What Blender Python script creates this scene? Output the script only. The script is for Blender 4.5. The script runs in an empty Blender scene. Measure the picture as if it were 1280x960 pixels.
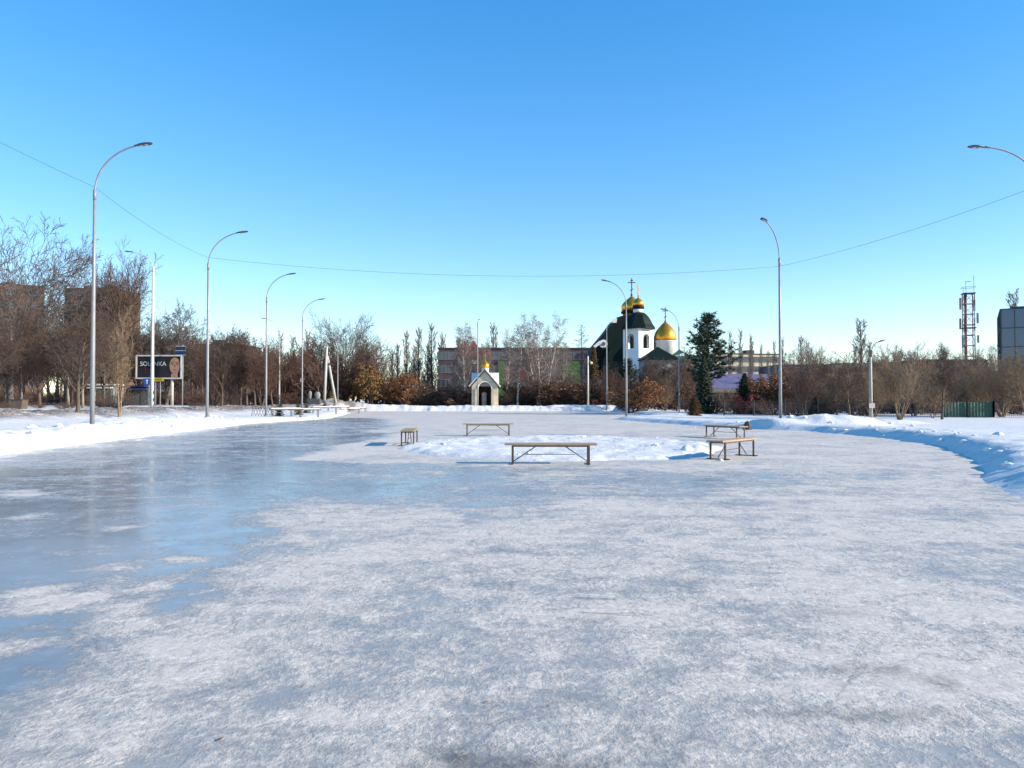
import bpy, math, random
import numpy as np
from mathutils import Vector, Matrix
R = math.radians
SC = bpy.context.scene
COL = SC.collection

# ------------------------------------------------------------------ camera
F_PX, CAM_H, HOR = 960.0, 1.45, 500.0      # focal length and horizon of the 1280x960 photograph
PITCH = math.atan((HOR - 480.0) / F_PX)
cd = bpy.data.cameras.new('camera')
cam = bpy.data.objects.new('camera', cd); COL.objects.link(cam)
cd.sensor_fit = 'HORIZONTAL'; cd.sensor_width = 36.0; cd.lens = 36.0 * F_PX / 1280.0
cd.clip_start = 0.05; cd.clip_end = 9000
cam.location = (0, 0, CAM_H); cam.rotation_euler = (R(90) + PITCH, 0, 0)
SC.camera = cam

def at(px, py, Y):
    """world point on the ray of photograph pixel (px, py) at distance Y in front of the camera"""
    u = (px - 640) / F_PX; v = (480 - py) / F_PX
    dy = math.cos(PITCH) - v * math.sin(PITCH); dz = math.sin(PITCH) + v * math.cos(PITCH)
    return Vector((u / dy * Y, Y, CAM_H + dz / dy * Y))
def X(px, Y): return at(px, 500, Y).x
def Z(py, Y): return at(640, py, Y).z

# ------------------------------------------------------------------ light
SUN_AZ, SUN_EL = 104.0, 22.0               # degrees clockwise from the view direction
w = bpy.data.worlds.new('World'); SC.world = w; w.use_nodes = True
nt = w.node_tree; bg = nt.nodes['Background']
sky = nt.nodes.new('ShaderNodeTexSky'); sky.sky_type = 'NISHITA'; sky.sun_disc = False
sky.sun_elevation = R(SUN_EL); sky.sun_rotation = R(SUN_AZ)
sky.air_density = 1.0; sky.dust_density = 0.0; sky.ozone_density = 3.0; sky.altitude = 0
hs = nt.nodes.new('ShaderNodeHueSaturation'); hs.inputs['Saturation'].default_value = 1.36; hs.inputs['Hue'].default_value = 0.509; hs.inputs['Value'].default_value = 1.6
nt.links.new(sky.outputs[0], hs.inputs['Color']); gm = nt.nodes.new('ShaderNodeGamma'); gm.inputs[1].default_value = 0.78
nt.links.new(hs.outputs[0], gm.inputs[0]); nt.links.new(gm.outputs[0], bg.inputs[0]); bg.inputs[1].default_value = 0.143
sl = bpy.data.lights.new('sun', 'SUN'); so = bpy.data.objects.new('sun', sl); COL.objects.link(so)
sl.energy = 5.0; sl.angle = R(0.53); sl.color = (1.0, 0.89, 0.74)
sv = Vector((math.sin(R(SUN_AZ)) * math.cos(R(SUN_EL)), math.cos(R(SUN_AZ)) * math.cos(R(SUN_EL)), math.sin(R(SUN_EL))))
so.rotation_euler = sv.to_track_quat('Z', 'Y').to_euler(); so.location = (30, -10, 40)
vs = SC.view_settings; vs.view_transform = 'Standard'; vs.look = 'None'; vs.exposure = 0.84; vs.gamma = 1; vs.use_curve_mapping = False
SC.cycles.use_denoising = True
SC.cycles.max_bounces = 6; SC.cycles.transparent_max_bounces = 6; SC.cycles.sample_clamp_indirect = 6

# ------------------------------------------------------------------ materials
def pm(name, c1, c2=None, scale=4.0, rough=0.7, bump=0.0, bscale=None, metal=0.0, spec=0.4, stretch=(1, 1, 1), detail=6):
    m = bpy.data.materials.new(name); m.use_nodes = True
    n = m.node_tree.nodes; l = m.node_tree.links; b = n['Principled BSDF']
    b.inputs['Roughness'].default_value = rough; b.inputs['Metallic'].default_value = metal
    b.inputs['Specular IOR Level'].default_value = spec
    c2 = c2 or tuple(v * 0.8 for v in c1)
    tc = n.new('ShaderNodeTexCoord'); mp = n.new('ShaderNodeMapping'); mp.inputs['Scale'].default_value = stretch
    l.new(tc.outputs['Object'], mp.inputs[0])
    no = n.new('ShaderNodeTexNoise'); no.inputs['Scale'].default_value = scale; no.inputs['Detail'].default_value = detail
    no.inputs['Roughness'].default_value = 0.6
    l.new(mp.outputs[0], no.inputs['Vector'])
    mr = n.new('ShaderNodeMapRange'); mr.inputs[1].default_value = 0.33; mr.inputs[2].default_value = 0.67
    l.new(no.outputs['Fac'], mr.inputs[0])
    mx = n.new('ShaderNodeMix'); mx.data_type = 'RGBA'
    mx.inputs[6].default_value = (*c1, 1); mx.inputs[7].default_value = (*c2, 1)
    l.new(mr.outputs[0], mx.inputs[0]); l.new(mx.outputs[2], b.inputs['Base Color'])
    if bump:
        nb = n.new('ShaderNodeTexNoise'); nb.inputs['Scale'].default_value = bscale or scale * 4; nb.inputs['Detail'].default_value = 5
        l.new(mp.outputs[0], nb.inputs['Vector'])
        bp = n.new('ShaderNodeBump'); bp.inputs['Strength'].default_value = bump; bp.inputs['Distance'].default_value = 0.03
        l.new(nb.outputs['Fac'], bp.inputs['Height']); l.new(bp.outputs[0], b.inputs['Normal'])
    return m

def brickm(name, c1, c2, mortar, sx=3.0, rough=0.85, bw=0.5, rh=0.25):
    m = bpy.data.materials.new(name); m.use_nodes = True
    n = m.node_tree.nodes; l = m.node_tree.links; b = n['Principled BSDF']
    b.inputs['Roughness'].default_value = rough; b.inputs['Specular IOR Level'].default_value = 0.25
    tc = n.new('ShaderNodeTexCoord'); sp = n.new('ShaderNodeSeparateXYZ'); ad = n.new('ShaderNodeMath'); cb = n.new('ShaderNodeCombineXYZ')
    l.new(tc.outputs['Object'], sp.inputs[0]); l.new(sp.outputs[0], ad.inputs[0]); l.new(sp.outputs[1], ad.inputs[1])
    l.new(ad.outputs[0], cb.inputs[0]); l.new(sp.outputs[2], cb.inputs[1])
    bt = n.new('ShaderNodeTexBrick'); bt.inputs['Scale'].default_value = sx
    bt.inputs['Color1'].default_value = (*c1, 1); bt.inputs['Color2'].default_value = (*c2, 1); bt.inputs['Mortar'].default_value = (*mortar, 1)
    bt.inputs['Mortar Size'].default_value = 0.015; bt.inputs['Brick Width'].default_value = bw; bt.inputs['Row Height'].default_value = rh
    l.new(cb.outputs[0], bt.inputs['Vector'])
    no = n.new('ShaderNodeTexNoise'); no.inputs['Scale'].default_value = 0.8; no.inputs['Detail'].default_value = 8
    l.new(tc.outputs['Object'], no.inputs['Vector'])
    mr = n.new('ShaderNodeMapRange'); mr.inputs[1].default_value = 0.3; mr.inputs[2].default_value = 0.7; mr.inputs[3].default_value = 0.7; mr.inputs[4].default_value = 1.15
    l.new(no.outputs['Fac'], mr.inputs[0])
    mx = n.new('ShaderNodeMix'); mx.data_type = 'RGBA'; mx.blend_type = 'MULTIPLY'; mx.inputs[0].default_value = 1
    l.new(bt.outputs['Color'], mx.inputs[6]); l.new(mr.outputs[0], mx.inputs[7]); l.new(mx.outputs[2], b.inputs['Base Color'])
    return m

M = {}
M['steel'] = pm('galvanised_steel', (0.20, 0.205, 0.21), (0.27, 0.27, 0.27), 3, 0.5, metal=0.2)
M['lamp_dark'] = pm('lamp_housing', (0.05, 0.055, 0.065), (0.08, 0.085, 0.09), 8, 0.45)
M['lens'] = pm('lamp_lens', (0.5, 0.5, 0.48), None, 8, 0.2)
M['concrete'] = pm('concrete', (0.46, 0.43, 0.38), (0.36, 0.33, 0.29), 3, 0.85, 0.2)
M['white_paint'] = pm('white_paint', (0.58, 0.56, 0.52), (0.44, 0.42, 0.38), 5, 0.6)
M['black_paint'] = pm('black_paint', (0.025, 0.025, 0.028), (0.04, 0.04, 0.04), 5, 0.55)
M['bench_metal'] = pm('bench_metal', (0.05, 0.042, 0.038), (0.10, 0.055, 0.035), 14, 0.6)
M['bench_wood'] = pm('bench_wood', (0.42, 0.31, 0.20), (0.28, 0.20, 0.13), 6, 0.75, 0.3, 20, stretch=(0.6, 8, 8))
M['bench_wood_grey'] = pm('weathered_bench_wood', (0.34, 0.27, 0.15), (0.20, 0.16, 0.09), 6, 0.8, 0.3, 20, stretch=(0.6, 8, 8))
M['snow_cap'] = pm('settled_snow', (0.76, 0.745, 0.72), (0.68, 0.67, 0.655), 3, 0.7, 0.4, 8)
M['bark'] = pm('brown_bark', (0.12, 0.084, 0.06), (0.075, 0.054, 0.041), 5, 0.9, 0.3, stretch=(1, 1, 0.3))
M['bark_tan'] = pm('tan_bark', (0.24, 0.16, 0.098), (0.16, 0.108, 0.068), 5, 0.9, 0.3, stretch=(1, 1, 0.3))
M['bark_grey'] = pm('grey_bark', (0.27, 0.225, 0.185), (0.13, 0.11, 0.095), 5, 0.9, 0.3, stretch=(1, 1, 0.3))
M['twig'] = pm('brown_twigs', (0.105, 0.068, 0.048), (0.068, 0.045, 0.034), 2, 0.85)
M['twig_red'] = pm('reddish_twigs', (0.125, 0.064, 0.044), (0.08, 0.044, 0.034), 2, 0.85)
M['twig_tan'] = pm('tan_twigs', (0.25, 0.168, 0.10), (0.16, 0.108, 0.066), 2, 0.85)
M['twig_grey'] = pm('grey_twigs', (0.115, 0.09, 0.078), (0.08, 0.066, 0.058), 2, 0.85)
M['twig_pale'] = pm('pale_twigs', (0.22, 0.165, 0.14), (0.145, 0.11, 0.095), 2, 0.85)
M['birch_bark'] = pm('birch_bark', (0.68, 0.65, 0.60), (0.10, 0.09, 0.08), 3.5, 0.75, stretch=(1, 1, 3.5), detail=3)
M['leaf_orange'] = pm('dry_orange_leaves', (0.30, 0.125, 0.045), (0.20, 0.085, 0.035), 1.5, 0.8)
M['leaf_brown'] = pm('dry_brown_leaves', (0.22, 0.10, 0.05), (0.14, 0.07, 0.04), 1.5, 0.8)
M['leaf_ochre'] = pm('dry_ochre_leaves', (0.27, 0.15, 0.05), (0.19, 0.10, 0.035), 1.5, 0.8)
M['berry_red'] = pm('red_berries', (0.30, 0.02, 0.03), (0.18, 0.015, 0.02), 3, 0.6)
M['needle'] = pm('dark_green_needles', (0.028, 0.048, 0.028), (0.045, 0.065, 0.032), 2, 0.7)
M['needle_light'] = pm('yellowish_green_needles', (0.065, 0.072, 0.026), (0.03, 0.045, 0.02), 2, 0.7)
M['needle_brown'] = pm('brownish_needles', (0.15, 0.085, 0.03), (0.09, 0.065, 0.025), 2, 0.75)
M['gold'] = pm('gold_leaf', (0.95, 0.42, 0.05), (0.80, 0.31, 0.035), 2.0, 0.36, 0.12, 3, metal=0.85)
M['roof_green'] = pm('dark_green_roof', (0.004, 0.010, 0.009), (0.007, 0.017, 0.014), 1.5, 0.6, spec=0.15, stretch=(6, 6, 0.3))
M['roof_green_lit'] = pm('sunlit_green_roof', (0.02, 0.11, 0.065), (0.015, 0.08, 0.05), 1.5, 0.45, stretch=(6, 6, 0.3))  # lighter copy of the dark roof green, with sunlight put into the colour
M['stucco'] = pm('white_stucco', (0.80, 0.79, 0.77), (0.72, 0.70, 0.67), 1.2, 0.85, 0.1)
M['dark_in'] = pm('dark_interior', (0.10, 0.06, 0.045), (0.05, 0.035, 0.03), 3, 0.9)
M['bronze'] = pm('bronze', (0.22, 0.12, 0.05), (0.12, 0.07, 0.04), 4, 0.4, metal=0.8)
M['stone'] = brickm('pale_stone', (0.72, 0.61, 0.45), (0.54, 0.45, 0.32), (0.38, 0.31, 0.23), 2.6)
M['brick_brown'] = brickm('brown_brick', (0.125, 0.076, 0.052), (0.10, 0.06, 0.042), (0.07, 0.048, 0.04), 1.2)
M['brick_purple'] = brickm('dull_purple_brick', (0.085, 0.055, 0.06), (0.11, 0.06, 0.06), (0.10, 0.08, 0.08), 1.2)
M['panel_beige'] = brickm('beige_panels', (0.56, 0.48, 0.34), (0.50, 0.42, 0.29), (0.34, 0.29, 0.22), 0.36, bw=1.0, rh=0.9)
M['panel_blue'] = brickm('grey_blue_panels', (0.085, 0.11, 0.16), (0.07, 0.09, 0.135), (0.05, 0.06, 0.09), 0.36, bw=1.0, rh=0.9)
M['panel_grey'] = brickm('grey_panels', (0.20, 0.19, 0.19), (0.17, 0.16, 0.165), (0.12, 0.12, 0.12), 0.36, bw=1.0, rh=0.9)
M['yellow_wall'] = pm('pale_yellow_wall', (0.66, 0.53, 0.28), (0.55, 0.43, 0.22), 1, 0.85)
M['roof_lilac'] = pm('lilac_grey_roof', (0.16, 0.14, 0.22), (0.12, 0.10, 0.17), 1, 0.6)
M['roof_dark'] = pm('dark_flat_roof', (0.07, 0.06, 0.055), None, 1, 0.8)
M['glass'] = pm('window_glass', (0.03, 0.037, 0.05), (0.05, 0.06, 0.08), 0.7, 0.08, spec=0.8)
M['glass_blue'] = pm('blue_facade_glass', (0.035, 0.075, 0.14), (0.03, 0.06, 0.115), 0.25, 0.12, spec=0.9)
M['mullion'] = pm('facade_mullion', (0.03, 0.04, 0.06), None, 2, 0.5)
M['frame_white'] = pm('window_frame', (0.22, 0.20, 0.19), (0.15, 0.14, 0.135), 2, 0.6)
M['red_paint'] = pm('red_panel', (0.36, 0.05, 0.04), (0.28, 0.04, 0.035), 2, 0.6)
M['orange_paint'] = pm('orange_panel', (0.50, 0.22, 0.06), (0.42, 0.16, 0.05), 2, 0.6)
M['green_paint'] = pm('green_panel', (0.07, 0.17, 0.03), (0.05, 0.12, 0.025), 2, 0.6)
M['green_fence'] = pm('green_sheet_metal', (0.025, 0.085, 0.055), (0.018, 0.062, 0.042), 3, 0.5, stretch=(6, 6, 0.3))
M['tower_red'] = pm('tower_red', (0.16, 0.06, 0.065), (0.12, 0.05, 0.055), 3, 0.6)
M['tower_white'] = pm('tower_white', (0.36, 0.33, 0.35), None, 3, 0.6)
M['blue_sign'] = pm('blue_sign', (0.02, 0.09, 0.36), (0.02, 0.075, 0.30), 3, 0.45)
M['navy_sign'] = pm('navy_sign', (0.015, 0.035, 0.11), None, 3, 0.45)
M['yellow_sign'] = pm('yellow_sign', (0.50, 0.36, 0.02), None, 3, 0.5)
M['poster'] = pm('dark_poster', (0.012, 0.012, 0.015), (0.02, 0.02, 0.022), 0.6, 0.45)
M['poster_white'] = pm('poster_lettering', (0.62, 0.63, 0.65), (0.5, 0.5, 0.52), 1, 0.5)
M['poster_maroon'] = pm('poster_maroon', (0.10, 0.02, 0.03), None, 1, 0.5)
M['skin'] = pm('printed_skin', (0.42, 0.24, 0.16), (0.30, 0.16, 0.105), 1.2, 0.5)
M['skin_dark'] = pm('printed_skin_dark', (0.16, 0.08, 0.055), None, 1.2, 0.5)
M['lips'] = pm('printed_lips', (0.30, 0.07, 0.06), None, 1.2, 0.5)
M['hair'] = pm('printed_hair', (0.018, 0.014, 0.013), None, 1.2, 0.5)
M['asphalt'] = pm('wet_asphalt', (0.075, 0.075, 0.08), (0.17, 0.17, 0.175), 0.7, 0.6, 0.2, 20)
M['car_black'] = pm('black_car_paint', (0.016, 0.017, 0.02), None, 2, 0.25, spec=0.6)
M['van_grey'] = pm('grey_green_van_paint', (0.16, 0.20, 0.20), None, 2, 0.35)
M['rubber'] = pm('rubber', (0.02, 0.02, 0.02), None, 4, 0.85)
M['kiosk_grey'] = pm('kiosk_sheet', (0.20, 0.22, 0.22), (0.15, 0.165, 0.17), 1.5, 0.6)
M['awning_blue'] = pm('blue_awning', (0.10, 0.10, 0.26), (0.08, 0.08, 0.2), 2, 0.6)
M['stone_dark'] = pm('dark_granite', (0.05, 0.05, 0.052), (0.12, 0.12, 0.12), 6, 0.5)
M['stone_grey'] = pm('pale_grey_stone', (0.30, 0.29, 0.28), (0.20, 0.19, 0.18), 4, 0.8)
M['soil'] = pm('frozen_soil', (0.07, 0.05, 0.035), (0.12, 0.09, 0.06), 8, 0.9, 0.6)
M['feather'] = pm('black_feathers', (0.015, 0.015, 0.018), None, 20, 0.6)
M['lamp_glow'] = pm('warm_bulb_glass', (0.85, 0.62, 0.25), None, 4, 0.15)

# ------------------------------------------------------------------ mesh building
class MB:
    def __init__(s): s.v = []; s.f = []; s.m = []; s.sm = []
    def poly(s, pts, mi=0, smooth=False):
        i = len(s.v); s.v += [tuple(p) for p in pts]; s.f.append(tuple(range(i, i + len(pts)))); s.m.append(mi); s.sm.append(smooth)
    def box(s, c, size, mi=0, rz=0.0, mat=None):
        hx, hy, hz = size[0] / 2, size[1] / 2, size[2] / 2
        co = [(-hx, -hy, -hz), (hx, -hy, -hz), (hx, hy, -hz), (-hx, hy, -hz), (-hx, -hy, hz), (hx, -hy, hz), (hx, hy, hz), (-hx, hy, hz)]
        ca, sa = math.cos(rz), math.sin(rz); i = len(s.v)
        for x, y, z in co:
            p = Vector((x, y, z))
            if mat: p = mat @ p
            s.v.append((c[0] + p.x * ca - p.y * sa, c[1] + p.x * sa + p.y * ca, c[2] + p.z))
        for q in ((0, 3, 2, 1), (4, 5, 6, 7), (0, 1, 5, 4), (1, 2, 6, 5), (2, 3, 7, 6), (3, 0, 4, 7)):
            s.f.append(tuple(i + k for k in q)); s.m.append(mi); s.sm.append(False)
    def tube(s, pts, radii, n=8, mi=0, cap=True, smooth=True, tip=False):
        pts = [Vector(p) for p in pts]
        if not isinstance(radii, (list, tuple)): radii = [radii] * len(pts)
        base = len(s.v); ref = None
        for k, p in enumerate(pts):
            a = pts[min(k + 1, len(pts) - 1)] - pts[max(k - 1, 0)]
            a = a.normalized() if a.length > 1e-9 else Vector((0, 0, 1))
            if ref is None: ref = Vector((1, 0, 0)) if abs(a.x) < 0.8 else Vector((0, 1, 0))
            u = (ref - a * ref.dot(a))
            u = u.normalized() if u.length > 1e-6 else a.orthogonal().normalized()
            ref = u; v = a.cross(u)
            for j in range(n):
                t = 2 * math.pi * j / n
                s.v.append(tuple(p + (u * math.cos(t) + v * math.sin(t)) * radii[k]))
        for k in range(len(pts) - 1):
            for j in range(n):
                a, b = base + k * n + j, base + k * n + (j + 1) % n
                s.f.append((a, b, b + n, a + n)); s.m.append(mi); s.sm.append(smooth)
        if cap:
            s.f.append(tuple(base + j for j in reversed(range(n)))); s.m.append(mi); s.sm.append(False)
            e = base + (len(pts) - 1) * n
            s.f.append(tuple(e + j for j in range(n))); s.m.append(mi); s.sm.append(False)
    def lathe(s, prof, c=(0, 0, 0), n=24, mi=0, smooth=True, rot=0.0, sx=1.0, sy=1.0):
        base = len(s.v)
        for r, z in prof:
            for j in range(n):
                t = 2 * math.pi * j / n + rot
                s.v.append((c[0] + r * math.cos(t) * sx, c[1] + r * math.sin(t) * sy, c[2] + z))
        for k in range(len(prof) - 1):
            for j in range(n):
                a, b = base + k * n + j, base + k * n + (j + 1) % n
                s.f.append((a, b, b + n, a + n)); s.m.append(mi); s.sm.append(smooth)
        s.f.append(tuple(base + j for j in reversed(range(n)))); s.m.append(mi); s.sm.append(False)
        e = base + (len(prof) - 1) * n
        s.f.append(tuple(e + j for j in range(n))); s.m.append(mi); s.sm.append(False)
    def prism(s, outline, y0, y1, mi=0):
        """outline in (x, z), extruded from y0 to y1"""
        n = len(outline); b = len(s.v)
        s.v += [(x, y0, z) for x, z in outline] + [(x, y1, z) for x, z in outline]
        s.f.append(tuple(range(b, b + n))); s.m.append(mi); s.sm.append(False)
        s.f.append(tuple(reversed(range(b + n, b + 2 * n)))); s.m.append(mi); s.sm.append(False)
        for k in range(n):
            a, c = b + k, b + (k + 1) % n
            s.f.append((a, a + n, c + n, c)); s.m.append(mi); s.sm.append(False)
    def mesh(s, name, mats):
        me = bpy.data.meshes.new(name)
        me.from_pydata(s.v, [], s.f)
        me.polygons.foreach_set('material_index', s.m); me.polygons.foreach_set('use_smooth', s.sm)
        for m in (mats if isinstance(mats, (list, tuple)) else [mats]): me.materials.append(m)
        me.update(); return me
    def build(s, name, mats, parent=None, loc=(0, 0, 0), rz=0.0):
        return link(name, s.mesh(name, mats), parent, loc, rz)

def link(name, me, parent=None, loc=(0, 0, 0), rz=0.0):
    o = bpy.data.objects.new(name, me); COL.objects.link(o); o.parent = parent; o.location = loc; o.rotation_euler = (0, 0, rz); return o
def tag(o, label=None, cat=None, group=None, kind=None):
    if label: o['label'] = label
    if cat: o['category'] = cat
    if group: o['group'] = group
    if kind: o['kind'] = kind
    return o
def thing(name, label, cat, loc, rz=0.0, group=None, s=1.0):
    o = bpy.data.objects.new(name, None); COL.objects.link(o); o.location = loc; o.rotation_euler = (0, 0, rz); o.scale = (s, s, s)
    o.empty_display_size = 0.2
    return tag(o, label, cat, group)
KIDS = {}
def copy_tree(o, parent=None):
    c = o.copy(); COL.objects.link(c); c.parent = parent
    for ch in list(o.children): copy_tree(ch, c)
    return c

# ------------------------------------------------------------------ noise and terrain
def _h(ix, iy, s):
    n = (ix.astype(np.int64) * 374761393 + iy.astype(np.int64) * 668265263 + s * 1442695) & 0xffffffff
    n = ((n ^ (n >> 13)) * 1274126177) & 0xffffffff
    return ((n ^ (n >> 16)) & 0xffff) / 65535.0
def vn(x, y, s=0):
    x = np.asarray(x, float); y = np.asarray(y, float)
    ix, iy = np.floor(x), np.floor(y); fx, fy = x - ix, y - iy
    fx = fx * fx * (3 - 2 * fx); fy = fy * fy * (3 - 2 * fy)
    a, b, c, d = _h(ix, iy, s), _h(ix + 1, iy, s), _h(ix, iy + 1, s), _h(ix + 1, iy + 1, s)
    return (a * (1 - fx) + b * fx) * (1 - fy) + (c * (1 - fx) + d * fx) * fy
def fbm(x, y, s=0, o=4):
    t = 0; a = 0.5; n = 0
    for k in range(o):
        t = t + a * vn(x * 2 ** k + 17.3 * k, y * 2 ** k - 9.1 * k, s + k); n += a; a *= 0.55
    return t / n
def sm(e0, e1, x):
    t = np.clip((x - e0) / (e1 - e0), 0, 1); return t * t * (3 - 2 * t)
def sdf(poly, x, y):
    """signed distance, negative inside"""
    d = np.full(np.shape(x), 1e9); ins = np.zeros(np.shape(x), bool); n = len(poly)
    for i in range(n):
        ax, ay = poly[i]; bx, by = poly[(i + 1) % n]; ex, ey = bx - ax, by - ay
        t = np.clip(((x - ax) * ex + (y - ay) * ey) / (ex * ex + ey * ey), 0, 1)
        d = np.minimum(d, np.hypot(x - ax - t * ex, y - ay - t * ey))
        c = (ay > y) != (by > y)
        ins ^= c & (x < ax + (y - ay) / (by - ay if by != ay else 1e-9) * ex)
    return np.where(ins, -d, d)

RINK = [(-12.6, -14), (-12.7, 8), (-13.2, 20), (-13.9, 27), (-15.2, 40), (-15.8, 47), (-14.6, 55), (-14.2, 61), (-15.6, 72), (-17.6, 84), (-21, 99),
        (-5, 98), (6, 97.5), (13, 98), (12.5, 78), (12.8, 68), (9.6, 61.5), (7.4, 57.5), (8.4, 50), (10.2, 43), (11.8, 38.5), (13.6, 35.5), (14.1, 29), (13.1, 23.5), (10.7, 18), (7.6, 12.6), (6.3, 8), (6.8, 2), (6.8, -14)]
ISLE = (1.45, 24.1, 5.0, 6.05)
ROAD_A, ROAD_B = np.array((-30.0, 40.0)), np.array((-26.0, 110.0))
_rd = (ROAD_B - ROAD_A) / np.linalg.norm(ROAD_B - ROAD_A); _rn = np.array((-_rd[1], _rd[0]))   # to the west
def road_s(x, y): return (x - ROAD_A[0]) * _rn[0] + (y - ROAD_A[1]) * _rn[1]
def bank_h(x, y):
    left = sm(2, -4, x); right = 1 - left
    hl = 0.32 * (1 - sm(40, 50, y)) + 0.10 * sm(40, 50, y)
    hr = 0.11 * (1 - sm(31, 37, y)) + 0.10 * sm(31, 37, y)
    h = hl * left + hr * right
    return h * (1 - sm(88, 94, y)) + 0.44 * sm(88, 94, y)
def ground(x, y, parts=False):
    x = np.asarray(x, float); y = np.asarray(y, float)
    d = sdf(RINK, x, y)
    dn = d + 0.5 * (fbm(x / 1.7, y / 1.7, 3, 3) - 0.5) + 0.22 * (fbm(x / 0.5, y / 0.5, 5, 2) - 0.5)
    s = road_s(x, y)
    out = sm(-0.15, 0.9, dn)
    plat = 0.12 + 0.48 * sm(-17, -1, s) * sm(-8, -24, x) + 0.10 * sm(90, 100, y)
    plat = plat + 0.10 * sm(7, 12, x) * (1 - sm(26, 46, y))
    along = 0.75 + 0.5 * fbm(x / 3.0, y / 3.0, 9, 2)
    rightness = sm(2, 6, x) * (1 - sm(30, 38, y))
    wid = 2.2 + 0.6 * rightness
    bank = bank_h(x, y) * along * sm(-0.1, 1.5, dn) * (1 - 0.9 * sm(wid, wid + 3.5, dn))
    bank *= (1 - 0.45 * rightness * sm(1.2, 4.0, dn))
    chunk = np.abs(fbm(x / 0.9, y / 0.9, 21, 4) - 0.5) * 2
    lump = 0.22 * (fbm(x / 0.42, y / 0.42, 31, 3) - 0.4) + 0.30 * (0.35 - chunk)
    near_bank = np.exp(-(np.maximum(dn - 1.3, 0) / 2.2) ** 2)
    ridge = sm(-8.5, -5, s) * (1 - sm(-1.6, -0.3, s)) * sm(20, 32, y)
    ridgeh = ridge * (0.16 + 0.55 * (fbm(x / 1.1, y / 1.1, 41, 4) - 0.35))
    roadflat = sm(-0.4, 0.3, s) * (1 - sm(8.7, 9.6, s))
    und = 0.10 * (fbm(x / 4.0, y / 4.0, 51, 4) - 0.5) + 0.035 * (fbm(x / 0.6, y / 0.6, 55, 3) - 0.5)
    z = plat + bank + lump * near_bank * 0.75 * np.clip(bank_h(x, y) / 0.3, 0.3, 1.1) + ridgeh + und
    # shovelled mound near the lamp, and the smaller heaps beside it
    for mx, my, rx, ry, mh in ((16.6, 39.5, 3.0, 2.4, 0.52), (12.6, 38.6, 2.6, 1.6, 0.26), (20.5, 43, 3.2, 2, 0.22), (-17, 33, 2.0, 1.5, 0.12)):
        q = 1 - ((x - mx) / rx) ** 2 - ((y - my) / ry) ** 2
        z = z + mh * sm(0, 1, q) * (0.85 + 0.5 * (fbm(x / 0.7, y / 0.7, 61, 3) - 0.3))
    z = z * (1 - roadflat) + 0.58 * roadflat
    z = -0.07 + out * (z + 0.07)
    q = np.sqrt(((x - ISLE[0]) / ISLE[2]) ** 2 + ((y - ISLE[1]) / ISLE[3]) ** 2)
    q = q + 0.05 * (fbm(x / 0.9, y / 0.9, 71, 3) - 0.5) * 2 + 0.035 * (fbm(x / 0.3, y / 0.3, 73, 2) - 0.5) * 2
    isl = sm(1.03, 0.90, q)
    zi = 0.075 + 0.15 * (fbm(x / 0.24, y / 0.30, 81, 3) - 0.5) + 0.05 * (fbm(x / 1.5, y / 1.5, 83, 2) - 0.5)
    zi = zi + 0.16 * sm(1, 0, np.hypot((x - 5.2) / 0.55, (y - 21.2) / 0.5)) + 0.13 * sm(1, 0, np.hypot((x - 4.92) / 0.3, (y - 18.6) / 0.28))
    z = z + isl * (zi + 0.07)
    if parts:
        dirt = ridge * sm(0.22, 0.50, fbm(x / 0.8, y / 0.8, 91, 4) + 0.12) + roadflat * 0.8
        dirt = dirt + 0.35 * isl * (1 - sm(0.93, 0.99, 2 - q)) * sm(0.55, 0.75, fbm(x / 0.25, y / 0.25, 95, 3))
        dirt = dirt + 0.5 * sm(9.2, 9.8, s) * (1 - sm(10.5, 12, s)) * sm(0.35, 0.6, fbm(x / 1.0, y / 1.0, 97, 3))
        return z, np.clip(dirt, 0, 1)
    return z
def gz(x, y): return float(ground(np.array([x]), np.array([y]))[0])

def axis(a, b, step, lo, hi, mid_lo, mid_hi, mid):
    v = list(np.arange(a, b, step))
    t = b
    while t < mid_hi: v.append(t); t += mid
    st = mid
    while t < hi: v.append(t); st *= 1.35; t += st
    v.append(hi); t = a; l = []
    while t > mid_lo: t -= mid; l.append(t)
    st = mid
    while t > lo: st *= 1.35; t -= st; l.append(t)
    return np.array(sorted(l) + v)
def grid_mesh(name, xs, ys, z, mat, attrs):
    nx, ny = len(xs), len(ys)
    gx, gy = np.meshgrid(xs, ys)
    co = np.stack([gx, gy, z], -1).reshape(-1, 3)
    i = np.arange(nx * ny).reshape(ny, nx)
    q = np.stack([i[:-1, :-1], i[:-1, 1:], i[1:, 1:], i[1:, :-1]], -1).reshape(-1)
    me = bpy.data.meshes.new(name)
    me.vertices.add(len(co)); me.vertices.foreach_set('co', co.astype(np.float32).ravel())
    nf = len(q) // 4
    me.loops.add(len(q)); me.loops.foreach_set('vertex_index', q.astype(np.int32))
    me.polygons.add(nf); me.polygons.foreach_set('loop_start', np.arange(0, nf * 4, 4, dtype=np.int32))
    me.polygons.foreach_set('use_smooth', np.ones(nf, bool))
    me.update(calc_edges=True); me.materials.append(mat)
    for k, a in attrs.items():
        at_ = me.attributes.new(k, 'FLOAT', 'POINT'); at_.data.foreach_set('value', a.astype(np.float32).ravel())
    return link(name, me)

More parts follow.
